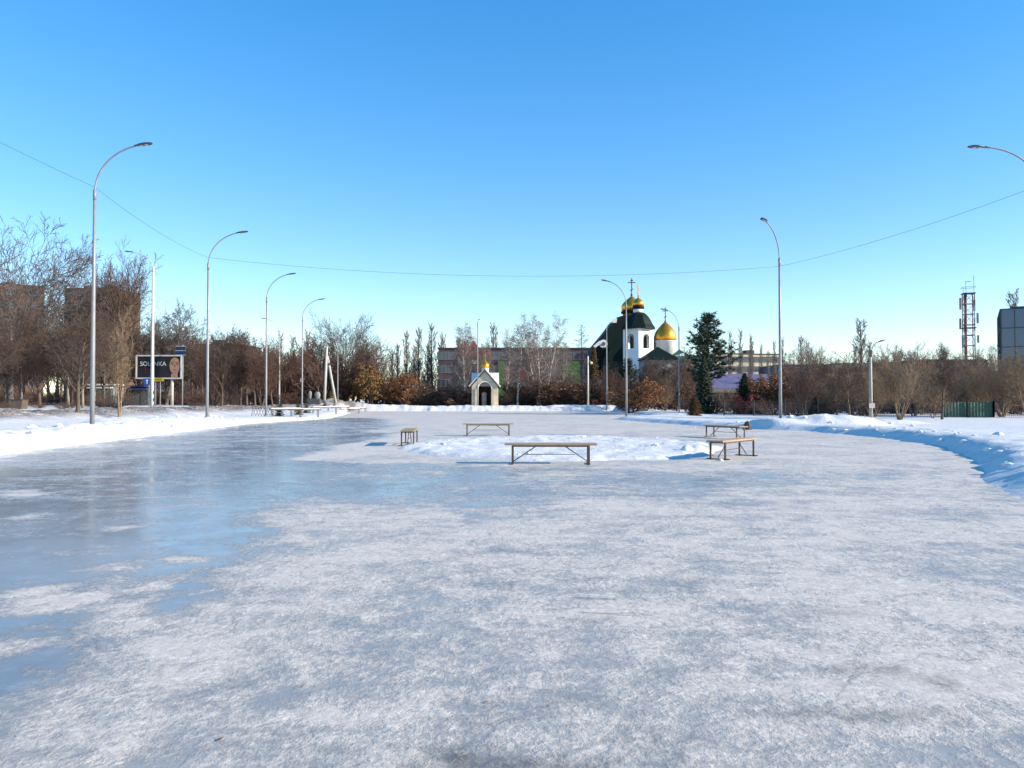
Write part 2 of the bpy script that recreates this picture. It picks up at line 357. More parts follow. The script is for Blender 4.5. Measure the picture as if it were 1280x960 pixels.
# snow and ice materials
def nodes(m):
    m.use_nodes = True; return m.node_tree.nodes, m.node_tree.links, m.node_tree.nodes['Principled BSDF']
class NT:
    def __init__(s, m): s.n, s.l, s.b = nodes(m); s.tc = s.n.new('ShaderNodeTexCoord').outputs['Object']
    def noise(s, scale, detail=6, rough=0.6, stretch=None, dist=0.0, vec=None):
        v = vec or s.tc
        if stretch:
            mp = s.n.new('ShaderNodeMapping'); mp.inputs['Scale'].default_value = stretch[:3]
            if len(stretch) > 3: mp.inputs['Rotation'].default_value = (0, 0, stretch[3])
            s.l.new(v, mp.inputs[0]); v = mp.outputs[0]
        no = s.n.new('ShaderNodeTexNoise'); no.inputs['Scale'].default_value = scale; no.inputs['Detail'].default_value = detail
        no.inputs['Roughness'].default_value = rough; no.inputs['Distortion'].default_value = dist
        s.l.new(v, no.inputs['Vector']); return no.outputs['Fac']
    def mr(s, v, a, b, c=0.0, d=1.0, smooth=False):
        m = s.n.new('ShaderNodeMapRange'); m.interpolation_type = 'SMOOTHSTEP' if smooth else 'LINEAR'
        for i, q in enumerate((a, b, c, d)): m.inputs[i + 1].default_value = q
        s.l.new(v, m.inputs[0]); return m.outputs[0]
    def math(s, op, a, b=None, c=None):
        m = s.n.new('ShaderNodeMath'); m.operation = op
        for i, q in enumerate((a, b, c)):
            if q is None: continue
            if isinstance(q, (int, float)): m.inputs[i].default_value = q
            else: s.l.new(q, m.inputs[i])
        return m.outputs[0]
    def mix(s, f, a, b):
        m = s.n.new('ShaderNodeMix'); m.data_type = 'RGBA'
        for i, q in ((0, f), (6, a), (7, b)):
            if isinstance(q, tuple): m.inputs[i].default_value = (*q, 1)
            elif isinstance(q, (int, float)): m.inputs[i].default_value = q
            else: s.l.new(q, m.inputs[i])
        return m.outputs[2]
    def attr(s, name):
        a = s.n.new('ShaderNodeAttribute'); a.attribute_name = name; return a.outputs['Fac']
    def bump(s, h, strength, dist, normal=None):
        b = s.n.new('ShaderNodeBump'); b.inputs['Distance'].default_value = dist
        if isinstance(strength, (int, float)): b.inputs['Strength'].default_value = strength
        else: s.l.new(strength, b.inputs['Strength'])
        s.l.new(h, b.inputs['Height'])
        if normal is not None: s.l.new(normal, b.inputs['Normal'])
        return b.outputs[0]

ms = bpy.data.materials.new('snow'); t = NT(ms)
d = t.attr('dirt')
g = t.noise(9, 8, 0.7)
dm = t.math('MULTIPLY', d, t.mr(g, 0.34, 0.54, 0.22, 1.0, True))
clean = t.mix(t.mr(t.noise(1.3, 6), 0.35, 0.65), (0.69, 0.675, 0.655), (0.61, 0.60, 0.585))
dcol = t.mix(t.mr(t.noise(3.5, 6), 0.35, 0.65), (0.19, 0.135, 0.085), (0.075, 0.055, 0.04))
t.l.new(t.mix(dm, clean, dcol), t.b.inputs['Base Color'])
t.b.inputs['Roughness'].default_value = 0.65; t.b.inputs['Specular IOR Level'].default_value = 0.3
b1 = t.bump(t.noise(6, 8, 0.65), 0.55, 0.08); b2 = t.bump(t.noise(60, 3, 0.6), 0.35, 0.01, b1)
t.l.new(b2, t.b.inputs['Normal']); M['snow'] = ms

mi = bpy.data.materials.new('rink_ice'); t = NT(mi)
fr = t.attr('frost'); di = t.attr('stain')
n1 = t.noise(0.55, 9, 0.62, dist=0.4); n2 = t.noise(3.2, 8, 0.68, dist=0.25); n3 = t.noise(16, 6, 0.7); n4 = t.noise(1.1, 7, 0.6, stretch=(0.45, 1.6, 1, 0.5))
v = t.math('MULTIPLY_ADD', t.math('SUBTRACT', n1, 0.5), 1.9, fr)
v = t.math('MULTIPLY_ADD', t.math('SUBTRACT', n2, 0.5), 1.9, v)
v = t.math('MULTIPLY_ADD', t.math('SUBTRACT', n4, 0.5), 1.0, v)
v = t.math('MULTIPLY_ADD', t.math('SUBTRACT', n3, 0.5), 1.3, v)
mask = t.mr(v, -0.36, 0.42, 0, 1, True)
gr = t.noise(26, 9, 0.82); gr2 = t.noise(7, 7, 0.7)
frost_c = t.mix(t.mr(gr, 0.36, 0.64), (0.84, 0.745, 0.645), (0.44, 0.395, 0.345))
frost_c = t.mix(t.mr(gr2, 0.40, 0.72), frost_c, (0.46, 0.41, 0.36))
ice_c = t.mix(t.mr(t.noise(0.35, 7, 0.6), 0.36, 0.64), (0.18, 0.195, 0.20), (0.30, 0.31, 0.31))
ice_c = t.mix(t.mr(t.noise(5, 8, 0.7), 0.50, 0.80, 0, 0.55), ice_c, (0.42, 0.41, 0.40))
ice_c = t.mix(t.mr(fr, -0.25, 0.22, 0, 0.75), ice_c, t.mix(t.mr(t.noise(2.4, 7, 0.65), 0.35, 0.65), (0.25, 0.24, 0.225), (0.39, 0.37, 0.345)))
stm = t.math('MULTIPLY', di, t.mr(t.noise(6, 7, 0.65), 0.30, 0.60, 0, 1, True))
ck = t.math('ABSOLUTE', t.math('SUBTRACT', t.noise(0.55, 5, 0.55, dist=1.2), 0.5))
crk = t.math('MULTIPLY', t.mr(ck, 0.0, 0.007, 0.5, 0.0), t.mr(t.noise(0.25, 3), 0.45, 0.6))
c = t.mix(crk, t.mix(mask, ice_c, frost_c), (0.10, 0.11, 0.12))
t.l.new(t.mix(stm, c, (0.115, 0.105, 0.095)), t.b.inputs['Base Color'])
t.l.new(t.math('ADD', t.mr(t.math('MAXIMUM', mask, t.mr(fr, -0.2, 0.25, 0, 0.22)), 0, 1, 0.14, 0.62), t.mr(t.noise(2.2, 5), 0.4, 0.7, 0, 0.10)), t.b.inputs['Roughness'])
t.b.inputs['IOR'].default_value = 1.33; t.b.inputs['Specular IOR Level'].default_value = 0.5
bh = t.math('MULTIPLY', mask, t.math('ADD', t.math('MULTIPLY', gr, 0.5), t.math('ADD', n3, t.math('MULTIPLY', mask, 0.6))))
ba = t.bump(t.noise(1.4, 4, 0.5, dist=0.5), 0.05, 0.05)
t.l.new(t.bump(bh, 0.55, 0.012, ba), t.b.inputs['Normal']); M['ice'] = mi

# ------------------------------------------------------------------ setting: snow ground, ice, road
xs = axis(-34.0, 19.0, 0.17, -3500, 3500, -46, 44, 0.5)
ys = axis(10.0, 46.0, 0.17, -400, 4000, -14, 112, 0.32)
gx, gy = np.meshgrid(xs, ys)
gzv, gd = ground(gx, gy, True)
tag(grid_mesh('snow_ground', xs, ys, gzv, M['snow'], {'dirt': gd}), kind='structure')

xi = np.concatenate([np.arange(-24, -13.5, 0.5), np.arange(-13.5, 9, 0.14), np.arange(9, 17, 0.4)])
yi = np.concatenate([np.arange(-15, 2, 0.6), np.arange(2, 14, 0.12), np.arange(14, 34, 0.2), np.arange(34, 102, 0.5)])
ix, iy = np.meshgrid(xi, yi)
wamp = np.minimum(0.9, 0.05 + 0.055 * np.maximum(iy, 0))
wx = ix + wamp * (fbm(ix / 1.6, iy / 1.6, 101, 4) - 0.5) * 2; wy = iy + wamp * (fbm(ix / 1.6, iy / 1.6, 131, 4) - 0.5) * 2
def reg(poly, soft):
    return sm(soft, -soft, sdf(poly, wx, wy))
Fz = np.full(ix.shape, 0.25)
def blend(mask, val):
    global Fz
    Fz = Fz * (1 - mask) + val * mask
blend(reg([(-30, 2.5), (-2.45, 2.5), (-2.3, 4.2), (-2.35, 5.6), (-2.65, 7.3), (-3.2, 9.6), (-3.0, 11.2), (-1.8, 11.0), (-0.8, 12.5), (-0.6, 16.6), (-3.4, 17.6), (-5.2, 18.3), (-5.6, 26), (-5.2, 33), (-8, 50), (-10, 62), (-30, 62)], 0.45), -0.45)
blend(reg([(-14, 25), (-6.5, 24), (-9, 50), (-14.5, 50)], 2.0), -0.14)
blend(reg([(-1.6, 10.8), (5.5, 13), (8.5, 15.2), (7, 17.4), (0.2, 17.2), (-3, 16.8)], 1.6), -0.08)
blend(reg([(-2.9, 10.9), (-1.7, 10.5), (0.3, 11.5), (0.2, 13.5), (-2.5, 14.3)], 0.9), -0.26)
blend(reg([(-13, 17.5), (-8.5, 16), (-7.6, 19), (-9, 23), (-13, 26)], 1.2), -0.16)
blend(reg([(-8.5, 11), (-5.2, 12.5), (-5.6, 15.5), (-9, 15)], 0.9), -0.30)
blend(reg([(-5.3, 18.4), (-5.2, 26), (-4.9, 32), (-3.8, 34), (-4.0, 26), (-3.6, 19.5)], 0.35), 0.55)
blend(reg([(-6, 34), (14, 34), (14, 99), (-22, 99), (-14, 70), (-9, 55)], 2.0), 0.34)
blend(reg([(-1.2, 2.6), (0.5, 2.6), (0.4, 6.2), (-0.9, 7.2), (-1.4, 5)], 0.8), 0.04)
blend(reg([(1.5, 17), (8.5, 14.5), (12, 22), (12, 34), (7.5, 34), (7.5, 20)], 1.5), 0.32)
# white refrozen patches inside the dark ice
for qx, qy, qr in [(a, b, c * 0.8) for a, b, c in ((-2.95, 5.9, 0.32), (-3.35, 5.5, 0.42), (-2.75, 5.3, 0.28), (-2.5, 5.0, 0.22), (-3.6, 6.5, 0.22), (-3.1, 6.8, 0.18), (-3.0, 4.6, 0.26), (-3.75, 5.9, 0.2), (-2.55, 6.6, 0.16), (-4.6, 8.8, 0.3), (-6.2, 9.6, 0.35), (-7.5, 12, 0.5))]:
    blend(sm(1.5, 0.2, np.hypot((wx - qx + 0.5 * qr * (fbm(ix / qr * 1.3, iy / qr * 1.3, 205, 3) - 0.5) * 4) / qr, (wy - qy) / qr)), 0.36)
stain = np.zeros(ix.shape)
for sx_, sy_, rx_, ry_, a_ in ((2.2, 3.95, 0.16, 0.11, 1.0), (1.95, 4.15, 0.22, 0.12, 0.55), (-0.16, 3.2, 0.15, 0.10, 0.9), (0.0, 3.05, 0.5, 0.12, 0.7), (0.6, 5.1, 0.10, 0.08, 0.5), (2.2, 5.3, 0.25, 0.12, 0.4), (1.55, 3.55, 0.5, 0.07, 0.5), (-8.3, 15.2, 0.9, 0.5, 0.55), (-8.9, 18.8, 0.9, 0.5, 0.45)):
    stain = np.maximum(stain, a_ * sm(1.2, 0.4, np.hypot((ix - sx_) / rx_ + (fbm(ix * 4, iy * 4, 7, 3) - .5), (iy - sy_) / ry_)))
tag(grid_mesh('rink_ice', xi, yi, np.zeros(ix.shape), M['ice'], {'frost': Fz, 'stain': stain}), kind='structure')
rb = MB()
pts = []
for k in range(60):
    y0 = -60 + k * 12
    for a, b in ((0.0, 9.0),):
        p = ROAD_A + _rd * y0; q = ROAD_A + _rd * (y0 + 12)
        rb.poly([(*(p + _rn * a), 0.60), (*(q + _rn * a), 0.60), (*(q + _rn * b), 0.60), (*(p + _rn * b), 0.60)])
tag(rb.build('road', M['asphalt']), kind='structure')

# ------------------------------------------------------------------ trees (ten metres tall as built, scaled where they stand)
def vadd(a, b, s): return (a[0] + b[0] * s, a[1] + b[1] * s, a[2] + b[2] * s)
def vnorm(a):
    l = math.sqrt(a[0] ** 2 + a[1] ** 2 + a[2] ** 2) or 1.0
    return (a[0] / l, a[1] / l, a[2] / l)
def tilt(rng, d, ang, az=None):
    az = rng.uniform(0, 2 * math.pi) if az is None else az
    ref = (0, 0, 1) if abs(d[2]) < 0.9 else (1, 0, 0)
    u = vnorm((d[1] * ref[2] - d[2] * ref[1], d[2] * ref[0] - d[0] * ref[2], d[0] * ref[1] - d[1] * ref[0]))
    v = (d[1] * u[2] - d[2] * u[1], d[2] * u[0] - d[0] * u[2], d[0] * u[1] - d[1] * u[0])
    ca, sa = math.cos(ang), math.sin(ang); c, s = math.cos(az), math.sin(az)
    return tuple(d[k] * ca + (u[k] * c + v[k] * s) * sa for k in range(3))
def limb(rng, p, d, L, r, lv, P, out):
    n = P['seg'][lv]; st = L / n; pts = [p]; ds = []
    wob = P['wob'][lv]; up = P['up'][lv]
    for k in range(n):
        d = vnorm((d[0] + rng.gauss(0, wob), d[1] + rng.gauss(0, wob), d[2] + rng.gauss(0, wob) + up))
        ds.append(d); p = vadd(p, d, st); pts.append(p)
    out[lv].append((pts, r))
    if lv + 1 >= len(P['seg']): return
    nb = P['nb'][lv]; t0 = P['t0'][lv]
    az = rng.uniform(0, 6.28)
    for b in range(nb):
        t = t0 + (1 - t0) * (b + rng.random()) / nb
        k = min(int(t * n), n - 1); q = vadd(pts[k], ds[k], (t * n - k) * st)
        az += 2.4 + rng.uniform(-0.5, 0.5)
        a = P['ang'][lv] * rng.uniform(0.7, 1.25)
        f = P['shape'](t) if lv == 0 else (1.15 - 0.6 * t)
        cl = L * P['ratio'][lv] * f * rng.uniform(0.75, 1.2)
        if cl < 0.08: continue
        limb(rng, q, tilt(rng, ds[k], a, az), cl, max(r * (1 - 0.85 * t) * P['rr'][lv], P['rmin']), lv + 1, P, out)

def tree_meshes(name, seed, P, bark, twig, leafmat=None):
    rng = random.Random(seed); out = [[] for _ in P['seg']]
    if P.get('stems', 1) == 1:
        limb(rng, (0, 0, -0.25), vnorm((rng.gauss(0, .03), rng.gauss(0, .03), 1)), P['L'], P['r'], 0, P, out)
    else:
        a0 = rng.uniform(0, 6.28)
        for k in range(P['stems']):
            az = a0 + k * 6.28 / P['stems'] + rng.uniform(-.4, .4); a = P['spread'] * rng.uniform(0.35, 1.15)
            d = (math.cos(az) * math.sin(a), math.sin(az) * math.sin(a), math.cos(a))
            o = P.get('foot', 0.12)
            limb(rng, (math.cos(az) * o, math.sin(az) * o, -0.25), d, P['L'] * rng.uniform(0.72, 1.05), P['r'] * rng.uniform(0.7, 1.1), 0, P, out)
    # scale to exactly ten metres
    top = max(max(q[2] for q in pts) for lv in out for pts, r in lv); k = 10.0 / top
    tr, cr = MB(), MB()
    last = len(out) - 1; white = P.get('white', 0)
    for lv, bl in enumerate(out):
        for pts, r in bl:
            pts = [(a * k, b * k, c * k) for a, b, c in pts]; n = len(pts)
            if lv == 0:
                rad = [max(r * (1 - 0.86 * i / (n - 1)), 0.012) for i in range(n)]
                rad[0] *= 1.25
                tr.tube(pts, rad, 7, 0, cap=False)
            elif lv <= white:
                rad = [max(r * (1 - 0.75 * i / (n - 1)), P['rmin']) for i in range(n)]
                tr.tube(pts, rad, 4, 0, cap=False)
            elif lv < last:
                rad = [max(r * (1 - 0.7 * i / (n - 1)), P['rmin']) for i in range(n)]
                cr.tube(pts, rad, 4 if lv == 1 else 3, 0, cap=False)
            else:
                rt = P['rmin']
                for i in range(n - 1):
                    a, b = pts[i], pts[i + 1]
                    d = vnorm((b[0] - a[0], b[1] - a[1], b[2] - a[2])); o = tilt(rng, d, 1.57, 0); o2 = tilt(rng, d, 1.57, 2.1); o3 = tilt(rng, d, 1.57, 4.2)
                    ra = rt * (1 - 0.5 * i / (n - 1)); i0 = len(cr.v)
                    if i == n - 2:
                        cr.v += [vadd(a, o, ra), vadd(a, o2, ra), vadd(a, o3, ra), b]
                        for f in ((0, 1, 3), (1, 2, 3), (2, 0, 3)): cr.f.append(tuple(i0 + q for q in f)); cr.m.append(0); cr.sm.append(False)
                    else:
                        rb_ = rt * 0.75
                        cr.v += [vadd(a, o, ra), vadd(a, o2, ra), vadd(a, o3, ra), vadd(b, o, rb_), vadd(b, o2, rb_), vadd(b, o3, rb_)]
                        for f in ((0, 1, 4, 3), (1, 2, 5, 4), (2, 0, 3, 5)): cr.f.append(tuple(i0 + q for q in f)); cr.m.append(0); cr.sm.append(False)
                if leafmat:
                    for q in range(P.get('leaves', 3)):
                        if rng.random() < P.get('bare', 0.15): continue
                        f = rng.random() * (n - 1); i = min(int(f), n - 2); a, b = pts[i], pts[i + 1]; f -= i
                        c = (a[0] + (b[0] - a[0]) * f, a[1] + (b[1] - a[1]) * f, a[2] + (b[2] - a[2]) * f)
                        s = P.get('leaf', 0.16) * rng.uniform(0.6, 1.3)
                        d1 = vnorm((rng.gauss(0, 1), rng.gauss(0, 1), rng.gauss(-0.5, 1))); d2 = tilt(rng, d1, 1.57)
                        i0 = len(cr.v); cr.v += [c, vadd(vadd(c, d1, s * .5), d2, s * .32), vadd(c, d1, s), vadd(vadd(c, d1, s * .5), d2, -s * .32)]
                        cr.f.append((i0, i0 + 1, i0 + 2, i0 + 3)); cr.m.append(1); cr.sm.append(False)
    mats = [M[twig]] + ([M[leafmat]] if leafmat else [])
    return tr.mesh(name + '_trunk', M[bark]), cr.mesh(name + '_crown', mats)

BROAD = dict(L=7.2, r=0.17, seg=[9, 6, 4, 3, 2], nb=[19, 9, 7, 4], t0=[0.24, 0.18, 0.12, 0.1], ang=[R(46), R(42), R(40), R(38)], ratio=[0.56, 0.50, 0.52, 0.6],
             rr=[0.5, 0.55, 0.6, 0.6], wob=[0.05, 0.08, 0.09, 0.10, 0.10], up=[0.02, 0.06, 0.05, 0.04, 0.03], rmin=0.0102, shape=lambda t: 1.12 - 0.72 * t)
UPRIGHT = dict(BROAD, L=8.6, r=0.14, nb=[26, 8, 7, 3], ang=[R(36), R(36), R(38), R(38)], ratio=[0.40, 0.46, 0.5, 0.5], t0=[0.18, 0.2, 0.15, 0.1], up=[0.02, 0.09, 0.06, 0.05, 0.04])
FAN = dict(BROAD, L=5.2, r=0.16, nb=[16, 9, 7, 4], t0=[0.34, 0.12, 0.12, 0.1], ang=[R(27), R(34), R(36), R(38)], ratio=[1.0, 0.46, 0.5, 0.6], up=[0.02, 0.035, 0.05, 0.04, 0.03], wob=[0.03, 0.05, 0.08, 0.1, 0.1], shape=lambda t: 1.2 - 0.5 * t)
ROUND = dict(FAN, L=4.8, nb=[26, 9, 7, 4], t0=[0.30, 0.12, 0.12, 0.1], ang=[R(50), R(36), R(38), R(38)], ratio=[0.92, 0.46, 0.5, 0.6], up=[0.02, 0.02, 0.03, 0.03, 0.03], shape=lambda t: 1.12 - 0.22 * t)
POPLAR = dict(L=9.6, r=0.15, seg=[10, 6, 4, 2], nb=[48, 8, 5], t0=[0.10, 0.15, 0.1], ang=[R(28), R(28), R(30)], ratio=[0.24, 0.42, 0.45], rr=[0.34, 0.55, 0.6],
              wob=[0.02, 0.06, 0.10, 0.12], up=[0.01, 0.16, 0.14, 0.1], rmin=0.0135, shape=lambda t: 1.1 - 0.75 * t)
BIRCH = dict(L=9.2, r=0.105, seg=[10, 6, 5, 4], nb=[30, 10, 8], t0=[0.20, 0.2, 0.1], ang=[R(40), R(42), R(50)], ratio=[0.32, 0.45, 0.75], rr=[0.42, 0.5, 0.6],
             wob=[0.03, 0.09, 0.12, 0.10], up=[0.01, 0.07, -0.05, -0.20], rmin=0.0105, shape=lambda t: 1.15 - 0.65 * t, white=1)
MULTI_BIRCH = dict(BIRCH, stems=5, spread=R(13), L=9.0, r=0.085, nb=[17, 9, 7], ratio=[0.28, 0.45, 0.7])
VASE = dict(L=8.8, r=0.085, stems=7, spread=R(26), seg=[8, 5, 4, 3], nb=[15, 8, 6], t0=[0.2, 0.15, 0.1], ang=[R(30), R(34), R(36)], ratio=[0.38, 0.48, 0.5], rr=[0.5, 0.55, 0.6],
            wob=[0.05, 0.09, 0.11, 0.13], up=[0.03, 0.09, 0.07, 0.05], rmin=0.01055, shape=lambda t: 1.15 - 0.6 * t)
LOWWIDE = dict(BROAD, L=6.4, stems=3, spread=R(30), foot=0.05, r=0.15, nb=[13, 8, 6, 3], t0=[0.18, 0.2, 0.15, 0.1], ratio=[0.55, 0.5, 0.5, 0.5], ang=[R(52), R(46), R(42), R(40)], rmin=0.0125)
SHRUB = dict(L=8.2, r=0.16, stems=16, spread=R(52), foot=0.9, seg=[6, 4, 3], nb=[13, 6], t0=[0.12, 0.1], ang=[R(38), R(40)], ratio=[0.42, 0.5], rr=[0.5, 0.6],
             wob=[0.08, 0.12, 0.14], up=[0.06, 0.08, 0.05], rmin=0.03, shape=lambda t: 1.15 - 0.6 * t)
LEAFY = dict(LOWWIDE, L=6.6, stems=4, nb=[13, 7, 5, 2], rmin=0.016, leaves=3, leaf=0.34, bare=0.35)
LEAFSHRUB = dict(SHRUB, leaves=3, leaf=0.62, bare=0.3)
LARCH = dict(L=9.7, r=0.13, seg=[10, 5, 3], nb=[80, 12], t0=[0.10, 0.1], ang=[R(78), R(48)], ratio=[0.28, 0.36], rr=[0.3, 0.55], wob=[0.015, 0.06, 0.12], up=[0.0, 0.03, 0.0], rmin=0.012, shape=lambda t: 1.12 - 1.0 * t)

def spruce_meshes(name, seed, rbase, layers, per, needle, bark='bark', start=0.03, power=0.85, gap=0.0, blade=0.55):
    rng = random.Random(seed); tr, cr = MB(), MB()
    tr.tube([(0, 0, -0.25), (0, 0, 5), (0, 0, 9.7)], [0.2, 0.11, 0.02], 7, 0, cap=False)
    for k in range(layers):
        t = start + (0.985 - start) * (k / (layers - 1)); z = 10 * t
        rad = rbase * ((1 - t) ** power) * rng.uniform(0.86, 1.12) + 0.08
        for j in range(per):
            if rng.random() < gap: continue
            az = 6.283 * (j + rng.random() * 0.8) / per; L = rad * rng.uniform(0.65, 1.15)
            dr = rng.uniform(-0.32, 0.02) + 0.5 * (t - 0.5)
            d = vnorm((math.cos(az), math.sin(az), dr)); side = (-math.sin(az), math.cos(az), 0)
            p0 = (0, 0, z + rng.uniform(-.12, .12)); nst = max(3, int(L / 0.17))
            cr.tube([p0, vadd(p0, d, L)], [0.03, 0.008], 3, 1, cap=False)
            for s in range(1, nst + 1):
                f = s / nst; c = vadd(p0, d, L * f); bl = blade * (1.15 - 0.75 * f) * min(1, rad / 1.2 + 0.35)
                for sg in (-1, 1):
                    e = vadd(vadd(c, side, sg * bl * rng.uniform(.6, 1.1)), d, bl * rng.uniform(.4, .8))
                    e = (e[0], e[1], e[2] + rng.uniform(-.14, .05)); i0 = len(cr.v)
                    wv = vadd(c, d, 0.15); wv = (wv[0], wv[1], wv[2] + rng.uniform(-.07, .04))
                    cr.v += [c, wv, e]; cr.f.append((i0, i0 + 1, i0 + 2)); cr.m.append(0); cr.sm.append(False)
                    i0 = len(cr.v); cr.v += [c, (c[0] + d[0] * .1, c[1] + d[1] * .1, c[2] - rng.uniform(.1, .25)), e]; cr.f.append((i0, i0 + 1, i0 + 2)); cr.m.append(0); cr.sm.append(False)
    return tr.mesh(name + '_trunk', M[bark]), cr.mesh(name + '_crown', [M[needle], M['bark']])

def pine_meshes(name, seed):
    rng = random.Random(seed); tr, cr = MB(), MB()
    tr.tube([(0, 0, -0.25), (0.05, 0, 3), (-0.06, 0.05, 6.5), (0, 0, 9.6)], [0.19, 0.15, 0.09, 0.02], 8, 0, cap=False)
    def tuft(c, s, n):
        for q in range(n):
            d = vnorm((rng.gauss(0, 1), rng.gauss(0, 1), rng.gauss(0.45, .8))); o = tilt(rng, d, 1.57); L = s * rng.uniform(.6, 1.2); i0 = len(cr.v)
            cr.v += [vadd(c, o, -L * .11), vadd(c, o, L * .11), vadd(c, d, L)]; cr.f.append((i0, i0 + 1, i0 + 2)); cr.m.append(0); cr.sm.append(False)
    for k in range(22):
        z = 1.6 + 8.0 * (k / 21) ** 0.92; t = z / 10
        prof = min(1.0, 0.45 + 1.5 * (t - 0.15)) if t < 0.45 else (1 - ((t - 0.45) / 0.58) ** 1.5)
        for j in range(6 if t > .3 else 4):
            az = 6.283 * (j + rng.random()) / 7; L = (2.3 * prof + 0.2) * rng.choice((rng.uniform(0.3, 0.7), rng.uniform(0.75, 1.15)))
            d = (math.cos(az), math.sin(az), 0.10 + 0.5 * t * rng.uniform(.5, 1.3)); p0 = (0, 0, z); mid = vadd(p0, vnorm(d), L * .55)
            e = vadd(mid, vnorm((d[0], d[1], d[2] + 0.35)), L * .5)
            cr.tube([p0, mid, e], [0.045, 0.03, 0.01], 3, 1, cap=False)
            nst = max(2, int(L / .22))
            for s in range(nst):
                f = 0.28 + 0.72 * (s + rng.random()) / nst
                a, b, g = (p0, mid, f / .55) if f < .55 else (mid, e, (f - .55) / .45)
                c = tuple(a[q] + (b[q] - a[q]) * g + rng.gauss(0, .10) for q in range(3)); tuft(c, 0.40, 18)
    tuft((0, 0, 9.5), .5, 40)
    return tr.mesh(name + '_trunk', M['bark_tan']), cr.mesh(name + '_crown', [M['needle'], M['bark']])

PROTO = {
    'broad': [tree_meshes('broad_tree', 11 + k, BROAD, 'bark', 'twig') for k in range(3)],
    'broad_grey': [tree_meshes('grey_tree', 21 + k, BROAD, 'bark_grey', 'twig_grey') for k in range(2)],
    'fan': [tree_meshes('fan_tree', 26 + k, FAN, 'bark_grey', 'twig') for k in range(3)],
    'round': [tree_meshes('round_tree', 29, ROUND, 'bark_grey', 'twig_grey')],
    'upright': [tree_meshes('upright_tree', 31 + k, UPRIGHT, 'bark', 'twig') for k in range(3)],
    'poplar': [tree_meshes('poplar', 41 + k, POPLAR, 'bark_grey', 'twig_pale') for k in range(3)],
    'twin': [tree_meshes('twin_tree', 38, dict(UPRIGHT, stems=2, spread=R(10), foot=0.1, nb=[20, 7, 6, 3]), 'bark_tan', 'twig_tan')],
    'birch': [tree_meshes('birch', 51 + k, BIRCH, 'birch_bark', 'twig_pale') for k in range(3)],
    'multi_birch': [tree_meshes('multi_birch', 61 + k, MULTI_BIRCH, 'birch_bark', 'twig_pale') for k in range(2)],
    'vase': [tree_meshes('vase_tree', 71 + k, VASE, 'bark_tan', 'twig_tan') for k in range(3)],
    'vase_red': [tree_meshes('red_vase_tree', 76 + k, VASE, 'bark', 'twig_red') for k in range(2)],
    'lowwide': [tree_meshes('low_wide_tree', 81 + k, LOWWIDE, 'bark_tan', 'twig_tan') for k in range(2)],
    'shrub': [tree_meshes('bare_shrub', 91 + k, SHRUB, 'bark', 'twig') for k in range(2)],
    'shrub_red': [tree_meshes('red_shrub', 96 + k, SHRUB, 'bark', 'twig_red') for k in range(2)],
    'leafy': [tree_meshes('leafy_tree', 101 + k, LEAFY, 'bark', 'twig', 'leaf_orange') for k in range(2)],
    'leafy_ochre': [tree_meshes('ochre_tree', 106 + k, LEAFY, 'bark', 'twig', 'leaf_ochre') for k in range(1)],
    'leafy_brown': [tree_meshes('brown_leaf_tree', 111 + k, LEAFY, 'bark', 'twig_red', 'leaf_brown') for k in range(2)],
    'leafshrub': [tree_meshes('leafy_shrub', 121 + k, LEAFSHRUB, 'bark', 'twig', 'leaf_brown') for k in range(2)],
    'berry': [tree_meshes('berry_shrub', 126, dict(LEAFSHRUB, leaf=0.5), 'bark', 'twig_red', 'berry_red')],
    'larch': [tree_meshes('larch', 131, LARCH, 'bark_grey', 'twig_grey')],
    'larch_brown': [spruce_meshes('brown_conifer', 136, 2.0, 34, 15, 'needle_brown', power=0.7)],
    'spruce': [spruce_meshes('dark_spruce', 141 + k, 2.5, 34, 16, 'needle', power=0.8) for k in range(2)],
    'young_spruce': [spruce_meshes('young_spruce', 146 + k, 3.4, 15, 11, 'needle_light', power=0.9, blade=0.95) for k in range(2)],
    'thuja': [spruce_meshes('round_thuja', 151, 4.2, 22, 20, 'needle_brown', power=0.42, blade=0.8)],
    'pine': [pine_meshes('pine', 161)],
}
TREES = {}
TRNG = random.Random(5)
def plant(kind, name, x, y, h, label, cat, group=None, wscale=1.0, var=None, rz=None, dz=0.0, lean=0.0):
    v = TRNG.randrange(len(PROTO[kind])) if var is None else var
    tm, cm = PROTO[kind][v]
    r = thing(name, label, cat, (x, y, gz(x, y) + dz), TRNG.uniform(0, 6.28) if rz is None else rz, group)
    r.scale = (h / 10 * wscale, h / 10 * wscale, h / 10)
    link('trunk', tm, r); link('crown', cm, r)
    return r
def plant_px(kind, name, px, Y, top, label, cat, **k):
    x = X(px, Y); h = Z(top, Y) - gz(x, Y)
    return plant(kind, name, x, Y, h, label, cat, **k)

# --- beyond the road, on the west side
g = 'bare trees in the wood beyond the road'; lab = 'bare brown tree in the dense wood beyond the snowy road'
rng = random.Random(77)
for Y, n, lo, hi, ptop in ((76, 7, -30, 150, 404), (92, 11, -20, 262, 392), (110, 18, -10, 330, 408), (132, 24, 0, 400, 424)):
    for k in range(n):
        px = lo + (hi - lo) * (k + rng.uniform(0.1, 0.9)) / n
        y = Y + rng.uniform(-6, 6)
        if road_s(X(px, y), y) < 11: y += 14
        if 163 < px < 234 and y < 106: y = 108 + rng.uniform(0, 12)
        top = ptop + rng.uniform(-26, 26) + (px > 180) * 26
        plant_px(rng.choice(['broad', 'upright', 'fan', 'fan', 'broad']), 'bare_tree', px, y, top, lab, 'tree', group=g)
plant_px('round', 'bare_tree', 14, 84, 272, 'tallest grey bare tree at the edge of the wood with long forking limbs', 'tree', wscale=0.95, rz=0.4)
